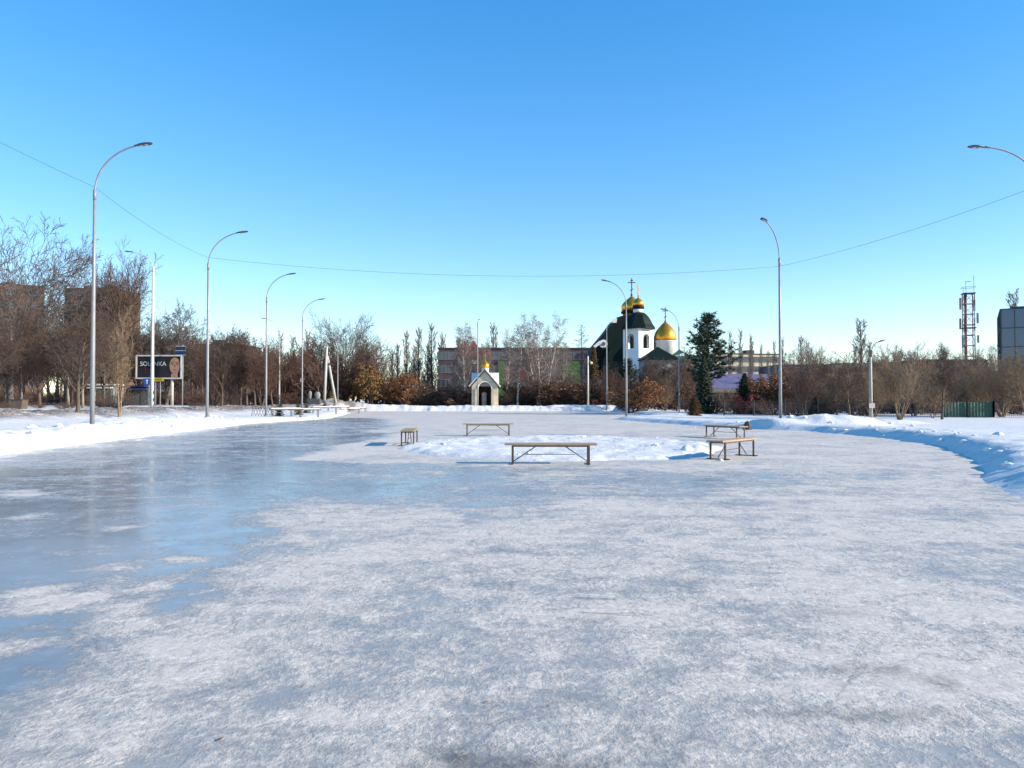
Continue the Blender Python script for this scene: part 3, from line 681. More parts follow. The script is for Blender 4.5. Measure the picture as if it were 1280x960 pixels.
plant_px('fan', 'bare_tree', 153, 104, 298, 'tall bare tree rising high above the flat roof of the brown brick block', 'tree', wscale=0.78, var=1)
plant_px('fan', 'bare_tree', 128, 112, 340, 'slimmer bare tree beside the tall one above the brown brick roof', 'tree', var=0)
plant_px('fan', 'bare_tree', 84, 108, 336, 'small fan of bare twigs showing above the edge of the brown brick roof', 'tree', var=2)
plant_px('broad_grey', 'bare_tree', 207, 104, 372, 'grey bare tree behind the billboard, clear of the brick block', 'tree', var=1)
plant_px('broad', 'bare_tree', 240, 112, 402, 'dark bare tree full of clumps standing behind the small navy sign', 'tree', var=0, wscale=1.2)
plant_px('broad', 'bare_tree', 218, 118, 414, 'dark bare tree whose crown frames the navy sign', 'tree', var=2, wscale=1.2)
x = X(97, 42); plant('upright', 'bare_tree', x, 42, Z(372, 42) - gz(x, 42), 'young bare tree with a pale tan trunk in the snow beside the tallest street lamp', 'tree', var=2, wscale=1.25)
x = X(150, 44); plant('twin', 'bare_tree', x, 44, Z(378, 44) - gz(x, 44), 'bare tree with split twin trunk and torn bark in the snow near the billboard', 'tree', wscale=0.72)
g = 'bare undergrowth shrubs in the wood beyond the road'
for k in range(40):
    px = -25 + 420 * (k + rng.random()) / 40; Y = rng.uniform(84, 118)
    if road_s(X(px, Y), Y) < 11: Y += 16
    if 160 < px < 236 and Y < 104: Y = 112
    plant_px(rng.choice(['shrub', 'shrub_red']), 'bare_shrub', px, Y, rng.uniform(478, 492), 'dark bare shrub among the trunks of the wood beyond the road', 'shrub', group=g, wscale=2.0)
g = 'young bare trees in a line behind the snow bank'
for px, top in ((266, 425), (277, 412), (289, 408), (301, 414), (309, 404), (319, 410), (326, 420), (341, 426)):
    plant_px('upright' if px % 2 else 'vase_red', 'young_tree', px, 74 + TRNG.uniform(-2, 3), top, 'slender young bare tree in the line along the dirty snow ridge', 'tree', group=g, wscale=1.1)
g = 'bare trees in the thicket behind the snowy benches'
for k in range(20):
    px = 330 + 145 * (k + rng.random()) / 20; Y = rng.uniform(104, 124)
    plant_px(rng.choice(['broad', 'upright', 'vase_red', 'shrub_red']), 'bare_tree', px, Y, rng.uniform(414, 446), 'dark bare tree in the brown thicket behind the row of snowy benches', 'tree', group=g, wscale=1.15)
plant_px('round', 'bare_tree', 431, 118, 386, 'large round-headed bare tree towering over the thicket behind the concrete pylon', 'tree', wscale=0.8)
g = 'far slim poplars on the skyline'
for px, top in ((350, 412), (365, 418), (384, 410), (388, 420), (507, 412), (524, 407), (541, 402), (557, 414), (498, 428), (574, 420), (618, 402), (492, 436), (515, 430), (533, 428), (550, 425)):
    plant_px('poplar', 'poplar', px, TRNG.uniform(170, 190), top, 'far slim poplar standing bare against the sky between the round-headed tree and the birches', 'tree', group=g, wscale=1.35)
# --- middle: behind the far snow bank
plant_px('leafy_ochre', 'dry_leaved_tree', 464, 103, 452, 'wide ochre tree keeping its dry leaves, beside the last snowy bench', 'tree', wscale=1.25, var=0)
plant_px('leafy', 'dry_leaved_tree', 507, 104, 462, 'rusty red tree keeping its dry leaves, beside the ochre one', 'tree', wscale=1.2, var=1)
plant_px('leafy', 'dry_leaved_tree', 441, 107, 466, 'smaller rusty tree half hidden behind the wide ochre tree', 'tree', wscale=1.1, var=0)
plant_px('leafshrub', 'dry_leaved_shrub', 571, 105, 488, 'low rusty shrub just beside the chapel', 'shrub', wscale=1.8, var=0)
plant_px('leafshrub', 'dry_leaved_shrub', 554, 106, 491, 'low rusty shrub one place further from the chapel than its neighbour', 'shrub', wscale=1.6, var=1)
g = 'bare shrubs behind the far snow bank'
for k in range(34):
    px = 476 + 300 * (k + rng.random()) / 34
    if 584 < px < 628: continue
    plant_px(rng.choice(['shrub', 'shrub_red', 'shrub_red', 'shrub']), 'bare_shrub', px, rng.uniform(106, 112), rng.uniform(462, 486), 'dark reddish bare shrub in the hedge behind the far snow bank', 'shrub', group=g, wscale=1.7)
g = 'thin birches in front of the school'
for px, top in ((581, 402), (590, 408), (570, 432), (604, 428), (612, 420), (632, 410), (662, 420), (694, 418), (702, 424)):
    plant_px('birch', 'birch', px, TRNG.uniform(112, 128), top, 'thin bare birch among others in front of the long school building', 'birch', group=g, wscale=0.9)
plant_px('birch', 'birch', 647, 106, 391, 'single-stemmed birch with a white trunk in front of the red mural', 'birch', wscale=1.15, var=0)
plant_px('multi_birch', 'birch', 676, 107, 388, 'tall birch clump with several white stems in front of the school', 'birch', wscale=1.1, var=0)
plant_px('multi_birch', 'birch', 597, 116, 420, 'pale many-stemmed birch just behind the chapel', 'birch', wscale=0.9, var=1)
plant_px('larch', 'larch', 726, 150, 405, 'bare cone-shaped larch on the skyline between the school and the church', 'tree', wscale=1.15)
plant_px('larch', 'larch', 711, 160, 428, 'smaller bare larch next to the cone-shaped one on the skyline', 'tree', wscale=1.1)
plant_px('larch_brown', 'brown_conifer', 742, 112, 433, 'narrow rusty brown conifer beside the steep dark church roof', 'conifer', wscale=0.75)
plant_px('leafshrub', 'dry_leaved_shrub', 721, 106, 474, 'round reddish shrub dusted with snow beside the white lamp post', 'shrub', wscale=1.9, var=1)
plant_px('vase_red', 'bare_tree', 760, 101, 452, 'fan-shaped reddish bare tree beneath the steep dark church roof', 'tree', var=0, wscale=1.2)
plant_px('vase_red', 'bare_tree', 775, 103, 462, 'smaller fan-shaped bare tree next to the church tower foot', 'tree', var=1, wscale=1.2)
x = X(803, 82); plant('leafy', 'dry_leaved_tree', x, 82, Z(470, 82) - gz(x, 82), 'bushy rust-leaved tree in front of the church wall coloured grey for its shade', 'tree', var=0, wscale=1.35)
x = X(789, 85); plant('leafshrub', 'dry_leaved_shrub', x, 85, Z(484, 85) - gz(x, 85), 'rust-leaved shrub at the foot of the bushy tree before the church', 'shrub', var=0, wscale=1.6)
for px, Y, top, kd, lb in ((818, 96, 456, 'broad', 'dark bare tree in front of the green church roof valley'), (832, 92, 466, 'vase', 'bare tree with snow-dusted stems before the white drum'),
                          (846, 90, 432, 'upright', 'bare tree between the curved lamp and the pine'), (862, 94, 444, 'vase_red', 'reddish bare tree just beside the tall pine'),
                          (857, 86, 476, 'leafy_brown', 'brown-leaved small tree behind the round thuja')):
    plant_px(kd, 'bare_tree', px, Y, top, lb, 'tree', wscale=1.1)
g = 'dark bare trees in front of the church'
for px, Y, top, kd in ((801, 106, 460, 'broad'), (808, 108, 448, 'broad'), (815, 112, 444, 'upright'), (823, 106, 446, 'broad'), (830, 110, 458, 'broad'), (843, 104, 446, 'broad'), (853, 108, 452, 'fan'), (860, 104, 446, 'broad'), (868, 100, 452, 'upright'), (797, 110, 470, 'shrub'), (836, 102, 476, 'shrub_red'), (848, 100, 478, 'shrub'), (856, 98, 480, 'shrub')):
    plant_px(kd, 'bare_tree', px, Y, top, 'dark bare tree in the tangle hiding the lower church walls', 'tree', group=g, wscale=1.15 if 'shrub' not in kd else 1.8)
for px, Y, top, lb in ((785, 118, 448, 'small dark pine top at the foot of the white bell tower'),):
    plant_px('pine', 'pine', px, Y, top, lb, 'pine', wscale=1.1)
plant_px('pine', 'pine', 886, 76, 391, 'tall dark green pine beside the church', 'pine', wscale=1.12, rz=1.0)
plant_px('spruce', 'spruce', 880, 73, 444, 'dark spruce standing under the tall pine', 'conifer', wscale=0.85)
plant_px('spruce', 'spruce', 931, 72, 466, 'broad dark spruce cone behind the red-berried shrub', 'conifer', wscale=1.35)
plant_px('berry', 'berry_shrub', 927, 70.5, 486, 'shrub with red berries in front of the broad spruce', 'shrub', wscale=1.1)
plant_px('thuja', 'thuja', 868, 64, 497, 'small round brownish thuja standing in the snow by the curved lamp', 'shrub', wscale=1.15)
plant_px('lowwide', 'bare_tree', 906, 70, 486, 'little bare tree with a pale trunk between the pine and the broad spruce', 'tree', wscale=0.9)
for px, Y, top, kd, ws, lb in ((952, 72, 470, 'leafy_brown', 1.3, 'brown-leaved tree next to the broad spruce'), (967, 71, 462, 'leafy', 1.2, 'rust-leaved tree beside the right-hand plaza lamp'),
                          (984, 74, 476, 'leafy_brown', 1.2, 'brown-leaved tree behind the plaza lamp'), (943, 78, 458, 'vase_red', 1.2, 'reddish bare tree rising behind the broad spruce')):
    plant_px(kd, 'dry_leaved_tree', px, Y, top, lb.replace('right-hand ', ''), 'tree', wscale=ws)
# --- right: along the park fence
plant_px('vase_red', 'bare_tree', 1004, 54, 428, 'many-stemmed reddish bare tree in the snow next to the plaza lamp', 'tree', var=1, wscale=0.95)
plant_px('broad', 'bare_tree', 1062, 56, 446, 'bare tree with a leaning pale trunk beside the twin-headed lamp', 'tree', var=1, wscale=1.15)
plant_px('vase', 'bare_tree', 1124, 51, 424, 'large tan many-stemmed tree spreading low from its foot', 'tree', var=0, wscale=1.15)
plant_px('upright', 'bare_tree', 1177, 52, 430, 'bare tree with a straight dark trunk before the green fence', 'tree', var=1, wscale=1.15)
plant_px('lowwide', 'bare_tree', 1166, 55, 478, 'small forked bare tree just beside the straight dark one', 'tree', var=0, wscale=1.0)
plant_px('vase', 'bare_tree', 1092, 60, 462, 'tan bushy tree behind the twin-headed lamp', 'tree', var=1, wscale=1.25)
plant_px('vase', 'bare_tree', 1142, 62, 446, 'tan bushy tree behind the low spreading one', 'tree', var=2, wscale=1.2)
plant_px('vase', 'bare_tree', 1252, 60, 424, 'big tan bushy tree in front of the dark glass building', 'tree', var=2, wscale=1.3)
plant_px('vase', 'bare_tree', 1226, 63, 446, 'tan bushy tree between the lattice mast and the glass building', 'tree', var=0, wscale=1.2)
plant_px('lowwide', 'bare_tree', 1284, 58, 436, 'tan spreading tree at the corner of the glass building', 'tree', var=1, wscale=1.1)
g = 'bare trees behind the park fence'
for k in range(44):
    px = 962 + 350 * (k + rng.random()) / 44; Y = rng.uniform(66, 98)
    top = rng.uniform(458, 482) if px < 1060 else rng.uniform(432, 474)
    plant_px(rng.choice(['broad', 'vase', 'vase', 'vase', 'upright', 'shrub_red']), 'bare_tree', px, Y, top, 'bare brown tree in the belt of trees behind the park fence', 'tree', group=g, wscale=1.25)
g = 'pale slender trees behind the park fence'
for px, top in ((988, 436), (1012, 428), (1030, 440), (1048, 446), (1098, 436), (1116, 430), (1140, 434), (1158, 440), (1172, 426), (1196, 440), (1228, 436), (1240, 428)):
    plant_px('fan' if px % 4 else 'birch', 'bare_tree', px, TRNG.uniform(78, 100), top, 'pale slender bare tree standing above the brown belt behind the park fence', 'tree', group=g, wscale=0.75)
g = 'bare shrubs behind the park fence'
for k in range(26):
    px = 872 + 440 * (k + rng.random()) / 26
    plant_px(rng.choice(['shrub', 'shrub_red']), 'bare_shrub', px, rng.uniform(66, 84), rng.uniform(484, 500), 'low dark bare shrub under the trees behind the park fence', 'shrub', group=g, wscale=2.0)
for px, Y, top, lb in ((1018, 68, 496, 'dark evergreen hedge bush beside the gap in the trees'), (1035, 70, 497, 'second dark evergreen bush by the gap in the trees'),):
    plant_px('spruce', 'evergreen_bush', px, Y, top, lb, 'shrub', wscale=2.2)
g = 'thin poplars before the beige block'
for px, top in ((914, 412), (925, 410), (940, 416), (938, 424), (950, 428), (960, 436), (970, 424), (978, 420)):
    plant_px('poplar', 'poplar', px, TRNG.uniform(150, 175), top, 'thin bare poplar before the long beige apartment block', 'tree', group=g, wscale=0.75)
for px, Y, top, ws, kd, lb in ((1001, 130, 418, 1.1, 'poplar', 'bare poplar above the blue-grey panel block'), (1020, 132, 420, 1.2, 'vase', 'open bare tree next to the poplar above the blue-grey block'),
                           (1078, 125, 397, 1.7, 'poplar', 'tallest poplar cluster behind the twin-headed lamp'), (1090, 130, 424, 1.0, 'poplar', 'shorter poplar beside the tallest cluster'), (1069, 128, 430, 1.0, 'poplar', 'shorter poplar on the far side of the tallest cluster'),
                           (1268, 140, 360, 1.3, 'poplar', 'tall poplar whose top rises over the glass building'), (1259, 142, 386, 1.0, 'poplar', 'lower poplar beside the glass building roof'),
                           (1134, 110, 424, 1.1, 'vase', 'bare open tree behind the pale gable'), (1110, 112, 440, 1.1, 'vase', 'bare open tree by the pale strip of roofs'), (1186, 108, 428, 1.1, 'vase', 'bare tree near the foot of the lattice mast'), (1104, 118, 444, 1, 'broad_grey', 'grey bare tree beyond the twin-headed lamp')):
    plant_px(kd, 'poplar' if kd == 'poplar' else 'bare_tree', px, Y, top, lb, 'tree', wscale=ws)
# young spruces by the snowy benches
for px, Y, top, ws, lb in ((349, 54.5, 494, 0.95, 'young yellowish spruce beside the first snowy bench'), (373, 60, 498, 1.1, 'second young spruce, wider, behind the snowy benches'), (383, 66, 497, 1.1, 'young spruce at the foot of a curved lamp'),
                       (406, 84, 500, 1.2, 'low spruce under the concrete pylon'), (418, 88, 502, 1.3, 'low spruce between the pylon legs and the orange tree')):
    plant_px('young_spruce', 'young_spruce', px, Y, top, lb, 'conifer', wscale=ws)

# ------------------------------------------------------------------ street lamps
def arm_path(reach, rise, n=12, end=76):
    """from the pole top, straight up then bending over"""
    out = [(0, 0, 0)]
    for k in range(1, n + 1):
        t = k / n
        a = t * R(end)
        out.append((reach * (1 - math.cos(a)) / (1 - math.cos(R(end))), 0, rise * math.sin(a) / math.sin(R(end))))
    return out
def street_lamp(name, label, x, y, H, az, reach=1.55, rise=1.75, group=None, metal='steel', box=False, zb=None, cat='street lamp', striped=False, r0=0.085, end=76):
    """H: head height above the ground; az: compass of the arm, 0 = +x"""
    zb = gz(x, y) if zb is None else zb
    t = thing(name, label, cat, (x, y, zb), az, group)
    hp = H - rise
    p = MB(); p.tube([(0, 0, -0.3), (0, 0, 2.2), (0, 0, hp * .62), (0, 0, hp)], [r0, r0 * .94, r0 * .74, r0 * .58], 10)
    p.lathe([(r0 * 1.35, 0.0), (r0 * 1.35, 0.03), (r0, 0.06)], n=10)
    p.build('pole', M[metal], t)
    if striped:
        q = MB()
        for k in range(3):
            z0 = 0.05 + k * 0.55; pts = []
            n = 10; b = len(q.v)
            for j in range(n + 1):
                a = -1.2 + 3.6 * j / n - 2.4; rr = r0 + 0.006
                for dz in (0, 0.24): q.v.append((rr * math.cos(a), rr * math.sin(a), z0 + dz + 0.07 * j))
            for j in range(n): q.f.append((b + 2 * j, b + 2 * j + 2, b + 2 * j + 3, b + 2 * j + 1)); q.m.append(0); q.sm.append(True)
        q.build('stripes', M['black_paint'], t)
    a = MB(); pts = [(q[0], q[1], q[2] + hp - 0.12) for q in arm_path(reach, rise, 12, end)]
    a.tube([(0, 0, hp - 0.5)] + pts, [0.036] * 2 + [0.032] * 12, 8); a.lathe([(r0 * .72, hp - .42), (r0 * .72, hp - .05)], n=10)
    a.build('arm', M[metal], t)
    e = Vector(pts[-1]); d = (Vector(pts[-1]) - Vector(pts[-2])).normalized()
    h = MB(); ang = math.atan2(d.z, d.x) * 0.55; rot = Matrix.Rotation(-ang, 3, 'Y')
    prof = [(-0.10, .035, .04), (0.04, .05, .05), (0.10, .12, .055), (0.30, .155, .065), (0.48, .135, .055), (0.58, .07, .03)]
    ring = []
    for x_, wy_, hz_ in prof:
        row = []
        for j in range(10):
            an = 6.283 * j / 10; c, s = math.cos(an), math.sin(an)
            row.append(tuple(e + rot @ Vector((x_, wy_ * c, hz_ * (s if s > 0 else 0.45 * s)))))
        ring.append(len(h.v)); h.v += row
    for k in range(len(prof) - 1):
        for j in range(10):
            h.f.append((ring[k] + j, ring[k] + (j + 1) % 10, ring[k + 1] + (j + 1) % 10, ring[k + 1] + j)); h.m.append(0); h.sm.append(True)
    h.f.append(tuple(ring[0] + j for j in range(10))); h.m.append(0); h.sm.append(False)
    h.f.append(tuple(ring[-1] + j for j in reversed(range(10)))); h.m.append(0); h.sm.append(False)
    ho = h.build('lamp_head', M['lamp_dark'], t)
    ln = MB()
    for sx in (0.19, 0.36): ln.box(tuple(e + rot @ Vector((sx, 0, -0.036))), (0.12, 0.15, 0.012), 0, 0, rot)
    ln.build('lens', M['lens'], ho)
    if box:
        b = MB(); b.box((0, -r0 - 0.1, 2.9), (0.24, 0.2, 0.34)); b.box((0.14, -r0 - .05, 3.05), (0.3, .05, .05)); b.build('junction_box', M['stone_grey'], t)
    return t
LG = 'curved street lamps around the plaza'
def lamp_px(px, Y, ptop, az, label, reach=1.55, **k):
    x = X(px, Y); zb = gz(x, Y); return street_lamp('street_lamp', label, x, Y, Z(ptop, Y) - zb, az, reach, group=LG, **k)
L1 = lamp_px(115.5, 28.5, 178, 0.0, 'tallest grey street lamp standing on the thick snow bank')
L2 = lamp_px(259, 41.8, 288, 0.05, 'grey curved street lamp just past the billboard, near the dirty snow ridge')
lamp_px(332.5, 56, 341, 0.0, 'grey curved street lamp beside the low wrought rail')
lamp_px(377.5, 73.6, 373, 0.0, 'grey curved street lamp with a small box, behind the snowy benches', box=True)
lamp_px(783, 58, 350, math.pi + 0.1, 'grey curved street lamp reaching over the ice before the church domes', reach=1.35)
lamp_px(849, 76, 386, math.pi + 0.1, 'grey curved street lamp with a box, by the round thuja', reach=1.3, box=True)
L3 = lamp_px(975.5, 40.5, 281, math.pi + 0.85, 'grey curved street lamp by the shovelled snow mound', reach=1.65)
xr = X(1302, 28.2)
L4 = street_lamp('street_lamp', 'street lamp whose drooping arm and head reach in alone over the snow bank', xr, 28.2, Z(180, 28.2) - gz(xr, 28.2), math.pi, 2.0, 1.5, LG, end=88)
L0 = street_lamp('street_lamp', 'street lamp further along the thick snow bank, holding the cable end', -15.9, 15.0, 10.9, 0.0, group=LG)
lamp_px(422, 97, 420, R(90), 'slim street lamp seen edge on before the orange tree', reach=1.0)
lamp_px(349, 92, 397, math.pi, 'pale roadside lamp with its arm over the road', metal='concrete', reach=1.7, r0=0.11)
lamp_px(597, 99.4, 398, R(80), 'slim tall pole lamp in front of the chapel', reach=0.5, rise=0.5)
lamp_px(758.5, 98.5, 402, R(40), 'slim street lamp with a short bent arm beside the steep church roof', reach=0.7, rise=0.9)
x = X(190, 60)
street_lamp('street_lamp', 'white roadside lamp with black slanted stripes at its foot', x, 60, Z(312, 60) - gz(x, 60), math.pi - 0.15, 1.9, 1.35, LG, 'white_paint', striped=True, r0=0.14)
# white post with a warm bulb
x = X(735, 100); t = thing('lamp_post', 'short white lamp post with a small warm lantern behind the snow bank', 'street lamp', (x, 100, gz(x, 100)))
H = Z(445, 100) - gz(x, 100)
p = MB(); p.tube([(0, 0, -.3), (0, 0, H)], [0.13, 0.1], 10); p.build('pole', M['white_paint'], t)
p = MB(); p.tube([(0, 0, H - .8), (0.25, 0, H - .6), (0.42, 0, H - .72)], .03, 6); p.build('arm', M['steel'], t)
p = MB(); p.lathe([(0.05, -.2), (.16, -.14), (.19, 0), (.14, .14), (.05, .18)], (0.43, 0, H - .9), 12); p.build('lantern', M['lamp_glow'], t)
# twin-headed lamp on a concrete pole with a sign board
x = X(1088.5, 54); t = thing('twin_lamp', 'concrete pole lamp with two heads and a small pale board near its foot', 'street lamp', (x, 54, gz(x, 54)))
H = Z(432, 54) - gz(x, 54)
p = MB(); p.tube([(0, 0, -.3), (0, 0, H)], [0.13, 0.09], 10); p.build('pole', M['concrete'], t)
for sg in (-1, 1):
    p = MB(); p.tube([(0, 0, H - .5), (sg * .12, 0, H - .12), (sg * .45, 0, H + .22), (sg * .62, 0, H + .28)], .028, 6); p.build('arm', M['bench_metal'], t)
    p = MB(); rot = Matrix.Rotation(-sg * .28, 3, 'Y')
    hd = [(-.05, .03), (.06, .09), (.24, .125), (.4, .1), (.48, .03)]; rr = []
    for a_, b_ in hd:
        rr.append(len(p.v)); p.v += [tuple(Vector((sg * .6, 0, H + .28)) + rot @ Vector((sg * a_, b_ * math.cos(6.283 * j / 10), b_ * .55 * math.sin(6.283 * j / 10)))) for j in range(10)]
    for k in range(len(hd) - 1):
        for j in range(10): p.f.append((rr[k] + j, rr[k] + (j + 1) % 10, rr[k + 1] + (j + 1) % 10, rr[k + 1] + j)); p.m.append(0); p.sm.append(True)
    p.f.append(tuple(rr[-1] + j for j in range(10))); p.m.append(0); p.sm.append(False)
    p.build('lamp_head', M['stone_grey'], t)
p = MB(); p.box((0, 0, H - 1.1), (.5, .07, .07)); p.box((0, 0, H - .55), (.16, .2, .5)); p.build('crossarm', M['bench_metal'], t)
p = MB(); p.box((0, -.17, Z(507, 54) - gz(x, 54)), (.40, .03, .34)); p.build('board', M['white_paint'], t)
# concrete pylon: upright and strut
x = X(405, 92); zb = gz(x, 92); t = thing('concrete_pylon', 'concrete power pylon of an upright and a leaning strut', 'utility pole', (x, 92, zb))
H = Z(433, 92) - zb
p = MB(); p.tube([(0, 0, -.3), (0.32, 0, H)], [.2, .14], 8); p.build('upright', M['concrete'], t)
p = MB(); p.tube([(1.38, .3, -.1), (.38, 0.12, H - 1.2)], [.17, .13], 8); p.build('strut', M['concrete'], t)
p = MB(); p.box((.25, 0, H - 2.2), (1.0, .09, .09)); p.tube([(-.15, 0, H - 2.15), (-.15, 0, H - 1.95)], .05, 6); p.tube([(.65, 0, H - 2.15), (.65, 0, H - 1.95)], .05, 6); p.build('crossarm', M['bench_metal'], t)
# overhead cables
def cable(a, b, sag, label, r=0.012):
    m = MB(); n = 28; a, b = Vector(a), Vector(b)
    pts = [a.lerp(b, k / n) - Vector((0, 0, sag * 4 * (k / n) * (1 - k / n))) for k in range(n + 1)]
    m.tube(pts, r * .6, 5); tag(m.build('overhead_cable', M['lamp_dark']), label, 'cable', 'overhead cables')
def attach(l, py): return (l.location.x, l.location.y, Z(py, l.location.y))
A0 = (L0.location.x, L0.location.y, gz(-15.9, 15) + 9.1)
A1 = attach(L1, 234); A2 = attach(L2, 322); A3 = attach(L3, 333); A4 = attach(L4, 232)
cable(A0, A1, 0.12, 'thin cable climbing out of view from the tallest lamp')
cable(A1, A2, 0.25, 'thin cable sagging between the two lamps on the thick snow bank')
cable(A2, A3, 0.75, 'long thin cable crossing above the whole ice rink')
cable(A3, A4, 0.22, 'thin cable rising from the mound lamp to the lone drooping one')
x0 = X(191, 60); cable((x0, 60, Z(368, 60)), (X(332, 91), 91, Z(428, 91)), 0.3, 'thin wire from the striped white lamp to the next roadside lamp', 0.014)

# ------------------------------------------------------------------ benches
def bench(name, label, loc, rz, group, snow=False, wood='bench_wood', L=2.06, seat=0.47, z=None, prong=True):
    x, y = loc; t = thing(name, label, 'bench', (x, y, 0.0 if z is None else z), rz, group)
    W = 0.44; ix_ = L / 2 - 0.18
    s = MB()
    for k in range(3): s.box((0, -W / 2 + W / 6 + k * W / 3, seat - .02 - (.02 if snow else 0)), (L, W / 3 - .014, .08 if snow else .04))
    s.build('seat', M['bark' if snow else wood], t)
    f = MB()
    for yy in (-W / 2 + .03, W / 2 - .03): f.box((0, yy, seat - .058), (2 * ix_ + .04, .034, .034))
    for xx in (-ix_, ix_): f.box((xx, 0, seat - .0585), (.034, W - .095, .033))
    f.build('seat_frame', M['bench_metal'], t)
    for xx in (-ix_, ix_):
        for yy in (-W / 2 + .03, W / 2 - .03):
            l = MB(); l.box((xx, yy, (seat - .076) / 2 - .02), (.04, .04, seat - .076 + .04)); l.build('leg', M['bench_metal'], t)
        l = MB(); l.box((xx, 0, .018), (.045, W + .16, .022)); l.build('foot_bar', M['bench_metal'], t)
    if prong:
        for sg in (-1, 1):
            b = MB(); b.tube([(sg * (ix_ - .01), 0, .05), (sg * .30, 0, seat - .05)], .013, 6); b.build('brace', M['bench_metal'], t)
        b = MB(); b.tube([(-.56, 0, .215), (.56, 0, .215)], .009, 6); b.build('stretcher', M['bench_metal'], t)
    if snow:
        sn = MB(); n, m_ = 22, 8; base = len(sn.v); rg = random.Random(int(x * 100))
        for i in range(n + 1):
            for j in range(m_ + 1):
                u, v_ = i / n * 2 - 1, j / m_ * 2 - 1
                e = max(0, 1 - abs(u) ** 6) ** .5 * max(0, 1 - abs(v_) ** 4) ** .5
                sn.v.append((u * (L / 2 - .01) * (0.97 + .03 * e), v_ * (W / 2 - .015), seat + .002 + e * (.075 + rg.uniform(-.02, .02))))
        for i in range(n):
            for j in range(m_):
                a = base + i * (m_ + 1) + j; sn.f.append((a, a + m_ + 1, a + m_ + 2, a + 1)); sn.m.append(0); sn.sm.append(True)
        so_ = sn.build('snow_layer', M['snow_cap'], t)
        so_['label'] = 'thick settled snow on the seat'
    return t
BG = 'benches around the round snow heap'
bench('bench', 'brown plank bench standing square on in front of the round snow heap', ((688 - 640) / 960 * 17.5, 17.5), R(-1.5), BG, L=2.08)
bench('bench', 'weathered bench seen end on at the edge of the round snow heap', (X(512, 25), 25.0), R(90 + 3.5), BG, wood='bench_wood_grey', seat=.5)
bench('bench', 'bench on the far side of the round snow heap', (X(610, 31.2), 31.2), R(2), BG, z=0.02, seat=.48)
bench('bench', 'bench set at an angle, its long side running away from the snow heap', (5.55, 19.35), R(50), BG, prong=True)
bench('bench', 'bench with crossed braces standing behind the angled one', (X(906, 29.6), 29.6), R(-64), BG)
SG = 'snow-covered benches along the edge of the ice'
for px, Y, lb in ((358, 54, 'snow-laden bench partly hidden by the young spruce'), (381, 56.5, 'snow-laden bench second in the row after the young spruce'), (406, 65, 'snow-laden bench third in the row, clear of its neighbours'),
                  (423, 74, 'snow-laden bench fourth in the row beneath the concrete pylon'), (437.5, 83, 'snow-laden bench fifth in the row before the orange tree'), (447, 94, 'snow-laden bench at the far end of the row')):
    x = X(px, Y); bench('snowy_bench', lb, (x, Y), R(28), SG, snow=True, z=gz(x, Y), seat=.56, L=2.3, prong=False)

# low wrought rail by the third lamp
x = X(328, 56); zb = gz(x, 56); t = thing('garden_railing', 'low black wrought-iron railing with crossed bars in the snow', 'railing', (x, 56, zb), R(8))
Lr, Hr = 1.55, .58
m = MB(); m.tube([(-Lr / 2, 0, -.1), (-Lr / 2 + .12, 0, Hr), (Lr / 2, 0, Hr), (Lr / 2, 0, -.1)], .022, 6); m.build('frame', M['black_paint'], t)
m = MB()
for k in range(7):
    a = -Lr / 2 + .1 + k * .2; m.tube([(a, 0, .02), (a + .2, 0, Hr)], .012, 5); m.tube([(a + .2, .02, .02), (a, .02, Hr)], .012, 5)
m.build('lattice', M['black_paint'], t)

# ------------------------------------------------------------------ billboard and road signs
def text_mb(txt, size, name, mat, parent, loc, rot=(R(90), 0, 0), ext=0.006, sx=1.0):
    cu = bpy.data.curves.new(name, 'FONT'); cu.body = txt; cu.size = size; cu.extrude = ext; cu.align_x = 'CENTER'; cu.align_y = 'CENTER'
    o = bpy.data.objects.new(name, cu); COL.objects.link(o)
    dg = bpy.context.evaluated_depsgraph_get(); me = bpy.data.meshes.new_from_object(o.evaluated_get(dg)); bpy.data.objects.remove(o)
    me.materials.clear(); me.materials.append(M[mat])
    q = link(name, me, parent); q.location = loc; q.rotation_euler = rot; q.scale = (sx, 1, 1); return q
Yb = 98.0; x = X(198, Yb); zb = gz(x, Yb)
t = thing('billboard', 'wide black advertising billboard with white lettering and a woman\'s face', 'billboard', (x, Yb, zb))
zc = Z(458.7, Yb) - zb; BW, BH = 5.55, 2.72
m = MB(); m.box((0, .12, zc), (BW, .2, BH)); m.build('panel', M['poster'], t)
m = MB()
for sg in (-1, 1):
    m.box((sg * (BW / 2 + .08), .1, zc), (.17, .32, BH + .34)); m.box((0, .1, zc + sg * (BH / 2 + .085)), (BW - .002, .32, .17))
m.build('frame', M['white_paint'], t)
m = MB(); m.tube([(1.6, .3, -.3), (1.6, .3, zc)], .2, 10); m.build('post', M['concrete'], t)
text_mb('SOLENKA', .78, 'lettering', 'poster_white', t, (-.72, .0, zc + .38), sx=.98)
m = MB()
for k, (a, b) in enumerate(((-.95, .5), (-.62, .25), (-.3, .4), (0.02, .2))): m.box((a - .75, .008, zc - .32), (.14, .02, b))
m.box((-1.3, .008, zc - .72), (1.5, .02, .05)); m.build('small_print', M['poster_maroon'], t)
def disc(cx, cz, rx, rz_, y, mat, name, clip=None, n=28, par=None):
    q = MB(); o = []
    for j in range(n):
        a = 6.283 * j / n; px_, pz_ = cx + rx * math.cos(a), cz + rz_ * math.sin(a)
        if clip: px_ = min(px_, clip)
        o.append((px_, pz_))
    q.prism(o, y, y + .012); return q.build(name, M[mat], par or t)
cl = BW / 2 - .02
fz = zc + .18
disc(1.98, fz + .1, 1.05, 1.22, .006, 'hair', 'hair', cl)
